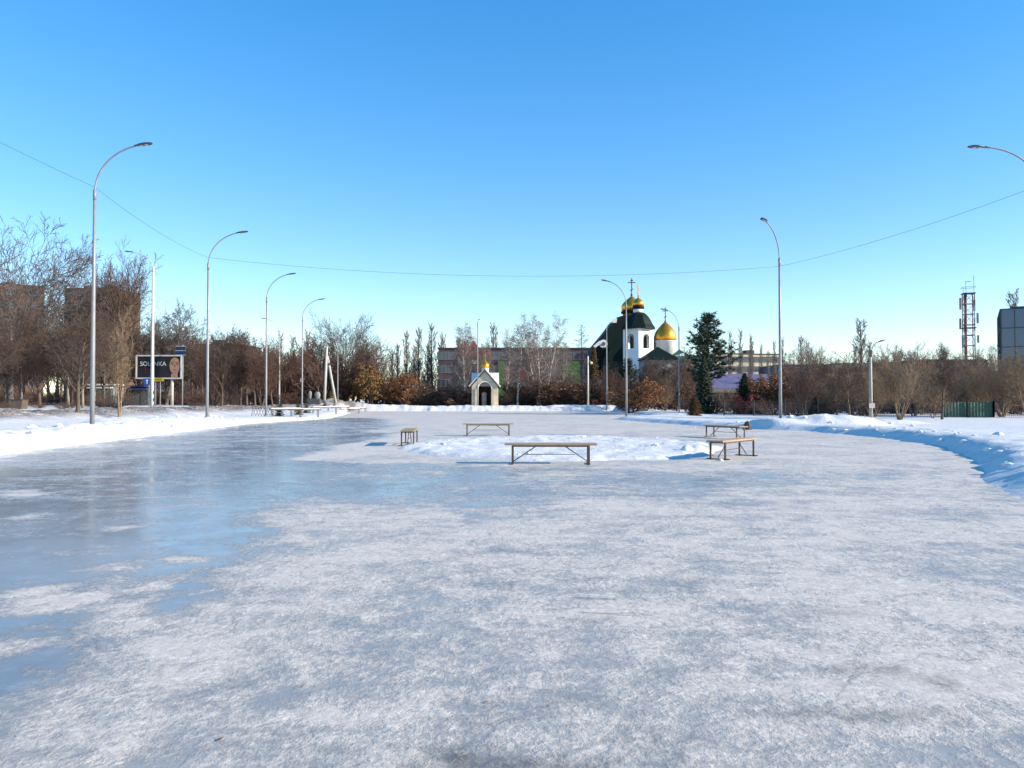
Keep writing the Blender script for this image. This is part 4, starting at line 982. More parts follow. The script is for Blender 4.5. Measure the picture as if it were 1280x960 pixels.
fc = disc(2.06, fz - .02, .68, 1.05, -.008, 'skin', 'face', cl)
for ex in (1.72, 2.36):
    e = disc(ex, fz + .20, .16, .065, -.014, 'hair', 'eye', None, 14, fc)
    q = MB(); q.prism([(ex - .2, fz + .36), (ex + .2, fz + .42), (ex + .2, fz + .47), (ex - .2, fz + .42)], -.02, -.009); q.build('eyebrow', M['hair'], fc)
q = MB(); q.prism([(2.0, fz + .2), (2.08, fz + .2), (2.13, fz - .2), (1.93, fz - .22)], -.016, -.009); q.build('nose', M['skin_dark'], fc)
disc(2.03, fz - .5, .2, .075, -.014, 'lips', 'mouth', None, 14, fc)
q = MB()
for k, (a, b) in enumerate(((1.68, .30), (1.88, .42), (2.10, .48), (2.32, .44))):
    o = [(a - .085 + .17 * (j / 8) if False else a + .09 * math.cos(math.pi * j / 8), zc - BH / 2 + .12 + b + .09 * math.sin(math.pi * j / 8)) for j in range(9)]
    q.prism([(a + .09, zc - BH / 2 + .02)] + o[1:-1] + [(a - .09, zc - BH / 2 + .02)], -.02 - k * .001, -.009)
q.build('hand', M['skin'], fc)
# navy direction board over the billboard corner
Y = 97; x = X(225, Y); zb = gz(x, Y); t = thing('direction_sign', 'navy two-panel direction sign on a mast above the billboard corner', 'road sign', (x, Y, zb))
m = MB(); m.tube([(.25, .1, -.3), (.25, .1, Z(431, Y) - zb)], .09, 8); m.build('post', M['steel'], t)
for py in (435.6, 441):
    m = MB(); m.box((0, 0, Z(py, Y) - zb), (1.2, .05, .48)); m.build('sign_panel', M['navy_sign'], t)
m = MB()
for py in (432.8, 438.3, 443.7): m.box((0, -.01, Z(py, Y) - zb), (1.26, .06, .05))
m.build('rim', M['white_paint'], t)
# blue lane sign and yellow plate on two posts
Y = 88; x = X(183, Y); zb = gz(x, Y); t = thing('road_sign', 'square blue road sign with a white mark beside the striped lamp', 'road sign', (x, Y, zb))
m = MB(); m.tube([(.25, .08, -.3), (.25, .08, Z(472, Y) - zb)], .04, 8); m.build('post', M['steel'], t)
zc = Z(476.8, Y) - zb
m = MB(); m.box((0, 0, zc), (.72, .03, .72)); m.build('sign_plate', M['blue_sign'], t)
m = MB(); m.prism([(.0, zc - .26), (.12, zc - .26), (.12, zc + .06), (.2, zc + .06), (.06, zc + .27), (-.1, zc + .06), (0, zc + .06)], -.03, -.017); m.build('arrow', M['poster_white'], t)
x = X(197, Y); zb = gz(x, Y); t = thing('road_sign', 'long yellow road sign on two grey posts under the billboard', 'road sign', (x, Y, zb))
for px in (194, 200):
    m = MB(); m.tube([(X(px, Y) - x, .06, -.3), (X(px, Y) - x, .06, Z(474, Y) - zb)], .045, 8); m.build('post', M['steel'], t)
zc = Z(474.6, Y) - zb
m = MB(); m.box((.0, 0, zc), (1.35, .04, .36)); m.build('sign_plate', M['yellow_sign'], t)
m = MB()
for k in range(5): m.box((-.45 + k * .2, -.026, zc), (.13, .012, .10))
m.build('dark_mark', M['black_paint'], t)

# ------------------------------------------------------------------ buildings
def window_meshes(w_, h_, tag_, frame='frame_white', glass='glass', mull=1):
    f = MB(); fr = .09
    f.box((0, -.03, h_ / 2 - fr / 2), (w_, .1, fr)); f.box((0, -.03, -h_ / 2 + fr / 2), (w_, .1, fr))
    for sg in (-1, 1): f.box((sg * (w_ / 2 - fr / 2), -.03, 0), (fr, .1, h_ - 2 * fr))
    for k in range(mull): f.box((-w_ / 2 + w_ * (k + 1) / (mull + 1), -.03, 0), (.07, .08, h_ - 2 * fr))
    p = MB(); p.box((0, -.005, 0), (w_ - 2 * fr, .03, h_ - 2 * fr))
    return f.mesh(tag_ + '_frame', M[frame]), p.mesh(tag_ + '_pane', M[glass])
WIN = window_meshes(1.7, 1.5, 'window'); WIDE = window_meshes(2.6, 1.7, 'wide_window', mull=2)
def block(name, label, px0, px1, Y, ptop, depth, wall, rz=0.0, floors=5, cols=8, win=WIN, roof='roof_dark', z0=0.2, cat='apartment block', pitch=0.9, maxwin=96, pmin=0.0, parapet=True):
    x0, x1 = X(px0, Y), X(px1, Y); w_ = (x1 - x0) / math.cos(rz); H = Z(ptop, Y) - z0
    t = thing(name, label, cat, ((x0 + x1) / 2, Y, z0), rz)
    b = MB(); b.box((0, depth / 2, H / 2 - .5), (w_, depth, H + 1)); b.build('wall', M[wall], t)
    r = MB(); r.box((0, depth / 2, H + .14), (w_ + .3, depth + .3, .25))
    if parapet: r.box((w_ * .18, depth / 2, H + .9), (2.4, 2.4, 1.3)); r.box((-w_ * .27, depth / 2, H + .9), (2.4, 2.4, 1.3))
    r.build('roof', M[roof], t)
    fh = (H - .6) / floors; n = 0
    for k in range(floors - 1, -1, -1):
        z = .4 + fh * (k + .55)
        for c in range(cols):
            if n >= maxwin: break
            if z / H < pmin: continue
            o = link('window', win[0], t, (-w_ / 2 + w_ * (c + .5) / cols, -.03, z)); link('pane', win[1], o); n += 1
    return t, w_, H
block('apartment_block', 'brown brick tower block at the edge of the wood, mostly behind the tallest bare tree', -70, 33, 185, 354, 16, 'brick_brown', R(34), 9, 5, maxwin=45)
t, w_, H = block('apartment_block', 'brown brick block with a white satellite dish, behind the twin-trunk tree', 78, 142, 190, 361, 12, 'brick_brown', R(-4), 9, 6, maxwin=54)
m = MB(); m.lathe([(.02, -.1), (.7, -.25), (1.25, -.02), (1.2, .0), (.65, -.15)], (0, 0, 0), 16); d = m.build('satellite_dish', M['white_paint'], t, (w_ * .34, -.5, H - 3.2)); d.rotation_euler = (R(80), 0, 0)
block('apartment_block', 'low dark brick block behind the billboard', 172, 300, 172, 431, 14, 'brick_purple', 0, 4, 9, maxwin=36)
# the school
t, w_, H = block('school_building', 'long purple-brown school with coloured panels behind the birches', 548, 760, 168, 436, 16, 'brick_purple', 0, 4, 19, WIDE, cat='school', maxwin=76, parapet=False)
def patch(name, px0, px1, py0, py1, mat, Y=168, off=.20, th=.14):
    x0, x1 = X(px0, Y), X(px1, Y); z0, z1 = Z(py1, Y), Z(py0, Y); q = MB()
    q.box(((x0 + x1) / 2 - t.location.x, -off, (z0 + z1) / 2 - t.location.z), (x1 - x0, th, z1 - z0)); return q.build(name, M[mat], t)
patch('red_fascia', 575, 613, 438, 446, 'red_paint')
patch('beige_band', 573, 606, 450, 455, 'panel_beige')
patch('green_panel', 623, 632, 451, 500, 'green_paint')
patch('orange_panel', 633, 637, 458, 480, 'orange_paint')
patch('red_mural', 648, 663, 460, 475, 'red_paint')
patch('orange_mural', 662.5, 668, 462, 476, 'orange_paint', off=.21)
patch('grey_band', 650, 672, 454, 458, 'panel_grey')
patch('grey_band', 650, 684, 478, 482, 'panel_grey')
patch('green_mural', 700, 724, 452, 503, 'green_paint')
patch('maroon_band', 640, 700, 484, 496, 'red_paint', off=.19)
# gables on the red fascia
for px in (581, 592):
    x0 = X(px, 168) - t.location.x; z0 = H + .27; m = MB(); m.prism([(x0 - 1.2, z0), (x0 + 1.2, z0), (x0, z0 + 1.5)], -.3, .5); m.build('roof_gable', M['red_paint'], t)
# right side
block('apartment_block', 'long beige panel apartment block beyond the pine, crowned by small chimneys', 893, 980, 205, 443, 14, 'panel_beige', R(10), 5, 12, maxwin=60)
block('market_hall', 'low pale yellow hall with a lilac roof behind the rust-leaved trees', 893, 972, 118, 487, 12, 'yellow_wall', 0, 1, 7, cat='building', parapet=False)
tt = [o for o in COL.objects if o.name == 'market_hall'][0]
w_ = X(972, 118) - X(893, 118); Hh = Z(487, 118) - .2
m = MB(); o = [(-.5, Hh), (12.5, Hh), (12.5, Hh + .3), (6, Hh + 2.6), (-.5, Hh + .3)]
b = len(m.v); m.v += [(-w_ / 2 - .4, a, z) for a, z in o] + [(w_ / 2 + .4, a, z) for a, z in o]
m.f += [tuple(range(b, b + 5)), tuple(reversed(range(b + 5, b + 10)))] + [(b + k, b + 5 + k, b + 5 + (k + 1) % 5, b + (k + 1) % 5) for k in range(5)]; m.m += [0] * 7; m.sm += [False] * 7
m.build('pitched_roof', M['roof_lilac'], tt)
block('apartment_block', 'blue-grey panel block with a flat roof behind the many-stemmed trees', 975, 1044, 165, 457, 14, 'panel_blue', 0, 4, 8, maxwin=32, parapet=False)
block('apartment_block', 'pale sunlit block whose strip of wall shows beside the twin-headed lamp', 1046, 1124, 185, 455, 12, 'panel_beige', R(-6), 3, 10, maxwin=30, parapet=False)
block('apartment_block', 'dark low block behind the foot of the lattice mast', 1150, 1235, 150, 451, 12, 'brick_purple', 0, 4, 9, maxwin=36, parapet=False)
block('service_building', 'small yellowish service building at the foot of the lattice mast', 1202, 1242, 118, 470, 8, 'yellow_wall', 0, 1, 4, cat='building', parapet=False)
# glass office building
Yg = 128; x0 = X(1252, Yg); Hg = Z(386, Yg) - .2; t = thing('glass_office', 'dark blue glass office tower with a gridded facade behind the tan bushy trees', 'office building', (x0, Yg, .2), R(-31))
Wg = 22
m = MB(); m.box((Wg / 2, 9, Hg / 2 - .5), (Wg, 18, Hg + 1)); m.build('curtain_wall', M['glass_blue'], t)
m = MB()
for k in range(6): m.box((Wg / 2, -.03, .6 + k * (Hg - .7) / 5), (Wg + .1, .14, .12)); m.box((-.03, 9, .6 + k * (Hg - .7) / 5), (.14, 18.02, .118))
for k in range(12): m.box((.08 + k * 1.9, -.05, Hg / 2), (.1, .12, Hg))
for k in range(9): m.box((-.05, .3 + k * 2.1, Hg / 2), (.12, .1, Hg - .004))
m.build('mullion_grid', M['mullion'], t)
m = MB(); m.box((Wg / 2 + .9, 9, Hg + .15), (Wg - 1, 17, .3)); m.build('roof', M['roof_dark'], t)
m = MB()
for k in range(4): m.box((11.0 + .2, -.14, Hg * .79 + k * 1.15), (15.0, .1, .9))
m.build('brown_reflection', M['brick_brown'], t)  # brown reflection in the glass, put in as solid coloured bands

# lattice mast
Ym = 112; x = X(1212, Ym); t = thing('lattice_mast', 'red and white steel lattice mast carrying antennas', 'radio mast', (x, Ym, .2), R(-20))
Hm = Z(367, Ym) - .2; hw = .66
legs = [(-hw, -hw), (hw, -hw), (hw, hw), (-hw, hw)]
for a, b in legs:
    m = MB(); nseg = 9
    for k in range(nseg): m.tube([(a, b, Hm * k / nseg), (a, b, Hm * (k + 1) / nseg)], .075, 6, k % 2, cap=False)
    m.build('corner_leg', [M['tower_red'], M['tower_white']], t)
m = MB(); nb = 11
for k in range(nb):
    z0, z1 = Hm * k / nb, Hm * (k + 1) / nb
    for i in range(4):
        a, b = legs[i], legs[(i + 1) % 4]
        m.tube([(*a, z1), (*b, z1)], .05, 4, k % 2, cap=False); m.tube([(*a, z0), (*b, z1)] if (k + i) % 2 else [(*b, z0), (*a, z1)], .028, 4, k % 2, cap=False)
m.build('lattice', [M['tower_red'], M['tower_white']], t)
for z in (Hm, Hm * .42, Hm * .70):
    m = MB(); m.box((0, 0, z), (1.7, 1.7, .1)); m.build('platform', M['lamp_dark'], t)
m = MB(); m.tube([(-.8, -.8, Hm + .04), (-.8, -.8, Hm + .9), (.8, -.8, Hm + .9), (.8, .8, Hm + .9), (-.8, .8, Hm + .9), (-.8, -.8, Hm + .9)], .03, 5); m.build('guard_rail', M['lamp_dark'], t)
for (a, b, z, h_) in ((-1.15, -.6, .91, 1.7), (-1.0, .4, .74, 1.6), (1.05, -.5, .78, 1.5), (.9, .7, .9, 1.6), (-.95, -.9, .58, 1.8), (1.05, -.7, .6, 1.1)):
    m = MB(); m.box((a, b, Hm * z), (.26, .16, h_)); m.tube([(a * .75, b * .75, Hm * z), (a, b, Hm * z)], .04, 5); m.build('antenna_panel', M['stone_grey'], t)
m = MB(); m.tube([(.72, 0, Hm), (.72, 0, Hm + 2.6)], .03, 5); m.tube([(-.3, 0, Hm), (-.3, 0, Hm + 1.8)], .03, 5); m.tube([(-.35, 0, Hm + 1.75), (.35, 0, Hm + 1.75)], .04, 5); m.build('aerial', M['lamp_dark'], t)
m = MB(); m.tube([(-.4, -.3, 0), (-.4, -.3, Hm)], .16, 6); m.build('cable_duct', M['tower_red'], t)

# ------------------------------------------------------------------ church
YC = 132.0
def U(px): return X(px, YC)
def V(py): return Z(py, YC)
t = thing('church', 'white orthodox church with dark green roofs and golden onion domes', 'church', (U(812), YC, 0))
ox = U(812)
def onion(r, h, n=40, base=.86):
    """profile of an onion dome: radius against height"""
    pr = [(base, 0.0), (.95, .08), (1.0, .2), (.985, .31), (.91, .43), (.77, .55), (.58, .67), (.385, .78), (.22, .87), (.1, .94), (.035, 1.0)]
    return [(a * r, b * h) for a, b in pr]
def helmet(r, h):
    pr = [(.97, 0), (1.0, .05), (1.0, .2), (.96, .33), (.86, .47), (.70, .61), (.51, .74), (.31, .86), (.13, .95), (.035, 1.0)]
    return [(a * r, b * h) for a, b in pr]
def cross(parent, cx, cy, z0, h, mat='bronze'):
    m = MB(); th = h * .05; wv = h * .42
    m.lathe([(.02, 0), (h * .075, h * .04), (h * .075, h * .09), (.02, h * .13)], (cx, cy, z0), 10)
    m.box((cx, cy, z0 + h * .55), (th, th, h * .9)); m.box((cx, cy, z0 + h * .76), (wv, th * .9, th)); m.box((cx, cy, z0 + h * .88), (wv * .4, th * .9, th))
    m.box((cx, cy, z0 + h * .36), (wv * .5, th * .9, th), 0, 0, Matrix.Rotation(R(-28), 3, 'Y')); return m.build('cross', M[mat], parent)
# nave: crossing block with four gables, drum and large dome
nx = U(832) - ox; ny = 4.0
zE, zR = V(453), V(436)
m = MB(); m.box((U(833) - ox, ny, zE / 2), (9.4, 9.6, zE)); m.build('nave_wall', M['stucco'], t)
def hip(name, cx, cy, hx, hy, z0, z1, mat, ridge=0.0):
    m = MB(); e = [(-hx, -hy), (hx, -hy), (hx, hy), (-hx, hy)]
    lo = [(cx + p, cy + q, z0) for p, q in e]; mid = [(cx + p, cy + q, z0 + .18) for p, q in e]; r0, r1 = (cx, cy - ridge, z1), (cx, cy + ridge, z1)
    m.poly(lo[::-1])
    for k in range(4): m.poly([lo[k], lo[(k + 1) % 4], mid[(k + 1) % 4], mid[k]])
    m.poly([mid[0], mid[1], r0]); m.poly([mid[1], mid[2], r1, r0]); m.poly([mid[2], mid[3], r1]); m.poly([mid[3], mid[0], r0, r1])
    return m.build(name, M[mat], t)
hip('nave_roof', U(813) - ox, -6.6, 2.9, 2.9, zE, zR - .1, 'roof_green')
m = MB(); m.box((U(813) - ox, -6.2, zE / 2), (5.0, 4.6, zE)); m.build('annex_wall', M['stone_grey'], t)  # shade on the pale wall put in as a darker grey material
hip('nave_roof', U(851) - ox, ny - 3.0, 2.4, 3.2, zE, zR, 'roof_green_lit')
hip('nave_roof', U(834) - ox, ny + 2.0, 5.2, 4.6, zE + .02, zR - .3, 'roof_green', 1.5)
dr = X(832, YC + 4) - ox; rd = (U(845.5) - U(819.5)) / 2 * (YC + ny) / YC
zt = V(423.5)
m = MB(); m.lathe([(rd * .93, zE - .5), (rd * .93, zt - .25), (rd * 1.0, zt - .2), (rd * 1.0, zt)], (dr, ny, 0), 36); m.build('drum', M['stucco'], t)
m = MB(); hd = V(399) - zt; m.lathe(helmet(rd * 1.06, hd), (dr, ny, zt), 40); dm = m.build('dome', M['gold'], t)
cross(dm, dr, ny, zt + hd - .15, V(381) - V(399) + .2)
# side porch and windows of the nave
for px, py in ((806, 470), (822, 476), (846, 476), (858, 476)):
    m = MB(); xx = U(px) - ox; zz = V(py); m.prism([(xx - .45, zz - 1.0)] + [(xx - .45 * math.cos(math.pi * k / 8), zz + .6 + .45 * math.sin(math.pi * k / 8)) for k in range(9)] + [(xx + .45, zz - 1.0)], ny - 4.86, ny - 4.78); m.build('window', M['glass'], t)
m = MB(); m.box((U(850) - ox, ny - 6.2, V(505) / 2 + 1.8), (6.2, 2.8, V(478))); m.build('porch', M['stucco'], t)
m = MB(); x0 = U(850) - ox; zz = V(478) / 2 + V(505) / 2 + 1.8; m.prism([(x0 - 3.5, zz), (x0 + 3.5, zz), (x0, zz + 1.5)], ny - 7.8, ny - 4.8); m.build('porch_roof', M['roof_green'], t)
m = MB(); m.box((x0, ny - 7.66, 2.0), (1.6, .1, 3.0)); m.build('door', M['dark_in'], t)
# bell tower: square shaft set cornerwise, arched openings, tent roof, small dome
tx, ty = X(798.2, YC - 2) - ox, -2.0; side = 3.62; rot = R(37)
tb, tt_ = V(452), V(413)
tw = thing('bell_tower', None, None, (tx, ty, 0), rot); tw.parent = t
def tower_wall(ang):
    m = MB(); h0, h1 = 0.0, tt_; a = side / 2; ow = .62; oz0, ozs = V(437), V(424.5)
    y0, y1 = -a, -a + .42
    arc = [(ow * math.cos(math.pi * k / 10), ozs + ow * math.sin(math.pi * k / 10)) for k in range(11)]
    aw = a - .001
    m.prism([(-aw, h0), (aw, h0), (aw, oz0), (-aw, oz0)], y0, y1)
    m.prism([(-aw, oz0), (-ow, oz0), (-ow, ozs), (-aw, ozs)], y0, y1); m.prism([(ow, oz0), (aw, oz0), (aw, ozs), (ow, ozs)], y0, y1)
    for k in range(10):
        (xa, za), (xb, zb_) = arc[k], arc[k + 1]
        xo = lambda q: aw if q == 0 else (-aw if q == 10 else arc[q][0] / ow * aw)
        m.prism([(xb, zb_), (xa, za), (xo(k), za if k == 0 else h1), (xo(k + 1), zb_ if k == 9 else h1)] if k in (0, 9) else [(xb, zb_), (xa, za), (xo(k), h1), (xo(k + 1), h1)], y0, y1)
    m.prism([(aw, ozs), (aw, h1), (xo(1), h1), (arc[1][0], arc[1][1]), (ow, ozs)], y0 + .002, y1 - .002); m.prism([(-aw, ozs), (-ow, ozs), (arc[9][0], arc[9][1]), (xo(9), h1), (-aw, h1)], y0 + .002, y1 - .002)
    o = m.build('tower_wall', M['stucco'], tw); o.rotation_euler = (0, 0, ang)
    fr = MB(); rr = [(ow + .0 + d) for d in (.0, .1)]
    pts = [(-ow - .05, y0 - .02, oz0)] + [(-(ow + .05) * math.cos(math.pi * k / 12), y0 - .02, ozs + (ow + .05) * math.sin(math.pi * k / 12)) for k in range(13)] + [(ow + .05, y0 - .02, oz0)]
    fr.tube(pts, .05, 5); fr.build('arch_trim', M['bronze'], o)
for k in range(4): tower_wall(k * R(90))
m = MB(); m.lathe([(.06, 1.25), (.2, 1.2), (.34, 1.0), (.4, .5), (.48, .12), (.62, 0), (.55, 0)], (0, 0, V(434)), 20); m.build('bell', M['bronze'], tw)
m = MB(); m.box((0, 0, V(437.5)), (side - .9, side - .9, .2)); m.box((0, 0, V(420.5)), (side - .9, .16, .16)); m.box((0, 0, (V(416) )), (side - .86, side - .86, .2)); m.build('belfry_floor', M['dark_in'], tw)
prof = [(1.0, 0), (.97, .05), (.86, .22), (.76, .45), (.62, .70), (.47, .88), (.32, 1.0)]
hr = V(392.8) - tt_ - .12; rb_ = side / 2 * 1.414 * 1.17
m = MB(); m.lathe([(rb_, -.12)] + [(a * rb_, b * hr) for a, b in prof], (0, 0, tt_ + .14), 8, 0, False, R(22.5)); m.build('tent_roof', M['roof_green'], tw)
m = MB(); m.lathe([(.86, 0), (.86, V(387.5) - V(392.8))], (0, 0, V(392.8) - .1), 24); m.build('drum', M['stucco'], tw)
m = MB(); m.lathe([(.98, 0), (.98, V(384) - V(387.5)), (.9, V(383.4) - V(387.5))], (0, 0, V(387.5) - .1), 24); m.build('cornice', M['roof_green'], tw)
m = MB(); m.lathe(onion(.98, V(372.5) - V(383.6)), (0, 0, V(383.6) - .1), 32); dm = m.build('dome', M['gold'], tw); cross(dm, 0, 0, V(373), V(358.6) - V(373))
# west body: steep dark roof, main dome
bx = U(776) - ox; by = 7.5; sc = (YC + by) / YC
def W(px): return X(px, YC + by) - ox
def ZW(py): return Z(py, YC + by)
m = MB(); m.box((W(774), by + 4.5, ZW(470) / 2), (W(806) - W(744), 9, ZW(470))); m.build('wall', M['stucco'], t)
m = MB(); m.prism([(W(739), ZW(474)), (W(739), ZW(456)), (W(742), ZW(433)), (W(757), ZW(415)), (W(771), ZW(397)), (W(781), ZW(394)), (W(803), ZW(394)), (W(815), ZW(412)), (W(822), ZW(440)), (W(825), ZW(474))], by - .4, by + 9.5); m.build('steep_roof', M['roof_green'], t)
m = MB(); m.lathe([(.75, 0), (.75, .22)], (0, 0, 0), 20); o = m.build('round_window', M['stucco'], t, (W(754), by - .35, ZW(430))); o.rotation_euler = (R(90), 0, 0)
m = MB(); m.lathe([(.36, 0), (.36, .3)], (0, 0, 0), 20); o2 = m.build('pane', M['glass'], o)
m = MB(); m.prism([(W(740), ZW(434)), (W(748), ZW(427)), (W(752), ZW(427)), (W(752), ZW(429)), (W(741), ZW(437))], by - 1.6, by - .42); m.build('roof_snow', M['snow_cap'], t)
m = MB(); m.prism([(W(763), ZW(404)), (W(766), ZW(399)), (W(771), ZW(398.5)), (W(770), ZW(404))], by - .9, by - .45); m.build('roof_snow', M['snow_cap'], t)
m = MB(); m.prism([(W(768), ZW(437)), (W(769.5), ZW(436)), (W(779.5), ZW(447)), (W(778), ZW(448))], by - 1.0, by - .42); m.build('barge_board', M['stucco'], t)
m = MB(); m.prism([(W(752), ZW(450)), (W(768), ZW(428)), (W(790), ZW(452)), (W(790), ZW(480)), (W(752), ZW(480))], by - 3.2, by - 1.05); m.build('lower_roof', M['roof_green'], t)
yb_ = by + 4.5; rm = (W(803.5) - W(776.8)) / 2; mx_ = X(790, YC + yb_) - ox; z0 = ZW(387.5)
m = MB(); m.lathe([(rm * .88, ZW(400)), (rm * .88, z0)], (mx_, yb_, 0), 32); m.build('drum', M['gold'], t)
m = MB(); m.lathe([(rm * 1.03, z0 - .1), (rm * 1.03, z0 + .25), (rm * .93, z0 + .3)], (mx_, yb_, 0), 32); m.build('cornice', M['roof_green'], t)
m = MB(); hd = ZW(365) - z0 - .25; m.lathe(onion(rm * 1.02, hd), (mx_, yb_, z0 + .25), 40); dm = m.build('dome', M['gold'], t); cross(dm, mx_, yb_, ZW(366), ZW(343) - ZW(366))
# snow lying in the valley between the two nave gables
m = MB(); zv = V(446); m.prism([(dr - 2.6, V(443)), (dr, V(451)), (dr + 2.9, V(443)), (dr + 2.2, V(441.5)), (dr, V(447)), (dr - 2.0, V(442))], ny - 4.9, ny - 4.5); m.build('roof_snow', M['snow_cap'], t)

# ------------------------------------------------------------------ chapel
Yp = 103.0; x = X(606.5, Yp); zb = Z(509, Yp) - .1; t = thing('chapel', 'tiny pale stone chapel with an arched niche, snowy gabled roof and gold onion dome', 'chapel', (x, Yp, zb))
def C(px): return X(px, Yp) - x
def D(py): return Z(py, Yp) - zb
hw_ = 1.72; ze, za = D(483), D(464.5); ow = .86; zs = D(486)
def front(y0, y1, name='front_wall'):
    m = MB(); arc = [(ow * math.cos(math.pi * k / 12), zs + ow * math.sin(math.pi * k / 12)) for k in range(13)]
    m.prism([(-hw_, -.5), (-ow, -.5), (-ow, zs), (-hw_, zs)], y0, y1); m.prism([(ow, -.5), (hw_, -.5), (hw_, zs), (ow, zs)], y0, y1)
    top = lambda xx: za - abs(xx) / hw_ * (za - ze)
    ext = lambda k: max(-hw_, min(hw_, arc[k][0] * hw_ / ow))
    for k in range(12):
        (xa, z1), (xb, z2) = arc[k], arc[k + 1]
        a, b = ext(k), ext(k + 1)
        pa = (a, zs) if k == 0 else (a, top(a)); pb = (b, zs) if k == 11 else (b, top(b))
        poly = [(xb, z2), (xa, z1), pa]
        if k == 0: poly.append((hw_, top(hw_)))
        if a > 0.01 and b < -.01: poly.append((0, za))
        if k == 11: poly.append((-hw_, top(hw_)))
        m.prism(poly + [pb], y0, y1)
    return m.build(name, M['stone'], t)
front(-1.7, -1.3)
m = MB(); m.tube([(-ow - .06, -1.72, 0)] + [(-(ow + .06) * math.cos(math.pi * k / 14), -1.72, zs + (ow + .06) * math.sin(math.pi * k / 14)) for k in range(15)] + [(ow + .06, -1.72, 0)], .075, 6); m.build('arch_trim', M['stucco'], t)
for sg in (-1, 1):
    m = MB(); m.box((sg * (hw_ - .2), .2, ze / 2 - .25), (.38, 2.96, ze + .5)); m.build('side_wall', M['stone'], t)
    m = MB(); m.box((sg * (ow + .26), -1.79, zs / 2 - .2), (.3, .16, zs + .4)); m.build('pilaster', M['stone'], t)
m = MB(); m.box((0, 1.7, ze / 2), (2 * hw_ - .8, .3, ze)); m.build('back_wall', M['dark_in'], t)
def slab(sg, name, th, off, mat, y0, y1, over):
    m = MB(); n = Vector((sg * (za - ze), 0, hw_)).normalized(); dx = Vector((sg * hw_, 0, ze - za)).normalized()
    p0 = Vector((0, 0, za)) + n * off; p1 = p0 + dx * (math.hypot(hw_, za - ze) + over)
    a = [p0, p1, p1 + n * th, Vector((0, 0, p0.z + off * 0 + th * 1.45))]
    m.prism([(q.x, q.z) for q in (a if sg > 0 else [a[0], a[3], a[2], a[1]])], y0, y1); return m.build(name, M[mat], t)
for sg in (-1, 1):
    slab(sg, 'roof', .10, .02, 'roof_dark', -1.95, 1.95, .28); slab(sg, 'roof_snow', .16, .16, 'snow_cap', -1.9, 1.92, .22)
# cross gable, snow covered
m = MB(); zc_ = D(472)
b = len(m.v); q = [(-1.3, ze + .1), (1.3, ze + .1), (0.0, za - .15)]
m.v += [(-hw_ - .1, a + .3, z) for a, z in q] + [(hw_ + .1, a + .3, z) for a, z in q]; m.f += [(b, b + 2, b + 1), (b + 3, b + 4, b + 5), (b, b + 1, b + 4, b + 3), (b + 1, b + 2, b + 5, b + 4), (b + 2, b, b + 3, b + 5)]; m.m += [0] * 5; m.sm += [False] * 5
m.build('cross_gable', M['snow_cap'], t)
m = MB(); m.lathe([(.48, za - .3), (.48, D(460.2)), (.54, D(460))], (0, 0, 0), 16); m.build('drum', M['stucco'], t)
m = MB(); m.lathe(onion(.56, D(449.5) - D(460.2)), (0, 0, D(460.2)), 28); dm = m.build('dome', M['gold'], t); cross(dm, 0, 0, D(450.6), .9, 'gold')
m = MB(); m.lathe([(.42, 0), (.42, .3), (.34, .4), (.34, 1.7), (.40, 1.8), (.33, 2.05), (.15, 2.15)], (-.12, -.55, 0), 16); m.build('stone_pillar', M['stone_grey'], t)
m = MB(); m.box((0, -.2, -.1), (2 * hw_ - .8, 2.2, .2)); m.build('floor_slab', M['stone_grey'], t)

# ------------------------------------------------------------------ park fence and green sheet fence
Yf = 58.5
def fence_run(label, px0, px1, Y0, Y1, h, sheet):
    a = Vector((X(px0, Y0), Y0, 0)); b = Vector((X(px1, Y1), Y1, 0)); c = (a + b) / 2; L = (b - a).length; ang = math.atan2(b.y - a.y, b.x - a.x)
    t = thing('metal_fence', label, 'fence', (c.x, c.y, gz(c.x, c.y) - .03), ang); n = max(2, int(L / 2.4)) + 1
    for k in range(n):
        m = MB(); m.box((-L / 2 + L * k / (n - 1), 0, h / 2 - .1), (.085, .085, h + .4)); m.build('post', M['black_paint'], t)
    if sheet:
        m = MB(); nn = int(L / .12)
        for k in range(nn):
            x0, x1 = -L / 2 + L * k / nn, -L / 2 + L * (k + 1) / nn; d0, d1 = .09 + .03 * (k % 2), .09 + .03 * ((k + 1) % 2)
            m.poly([(x0, d0, .02), (x1, d1, .02), (x1, d1, h), (x0, d0, h)]); m.poly([(x0, d0 + .01, h), (x1, d1 + .01, h), (x1, d1 + .01, .02), (x0, d0 + .01, .02)])
        m.build('sheet_panel', M['green_fence'], t)
    else:
        m = MB()
        for z in (.15, h * .55, h - .06): m.box((0, 0, z), (L, .03, .035))
        for k in range(int(L / .16)): m.box((-L / 2 + .16 * k + .08, .02, h / 2), (.014, .012, h - .1))
        m.build('lattice', M['black_paint'], t)
fence_run('green corrugated sheet fence behind the straight dark trunk', 1178, 1242, Yf, Yf, 1.2, True)
fence_run('black open metal fence running on from the green sheets', 1242, 1420, Yf, Yf, 1.45, False)
fence_run('black open metal fence stretching from the twin-headed lamp to the green sheets', 1066, 1178, Yf + 1, Yf, 1.3, False)
fence_run('black open metal fence between the pine and the twin-headed lamp', 905, 1066, 66, Yf + 1, 1.25, False)

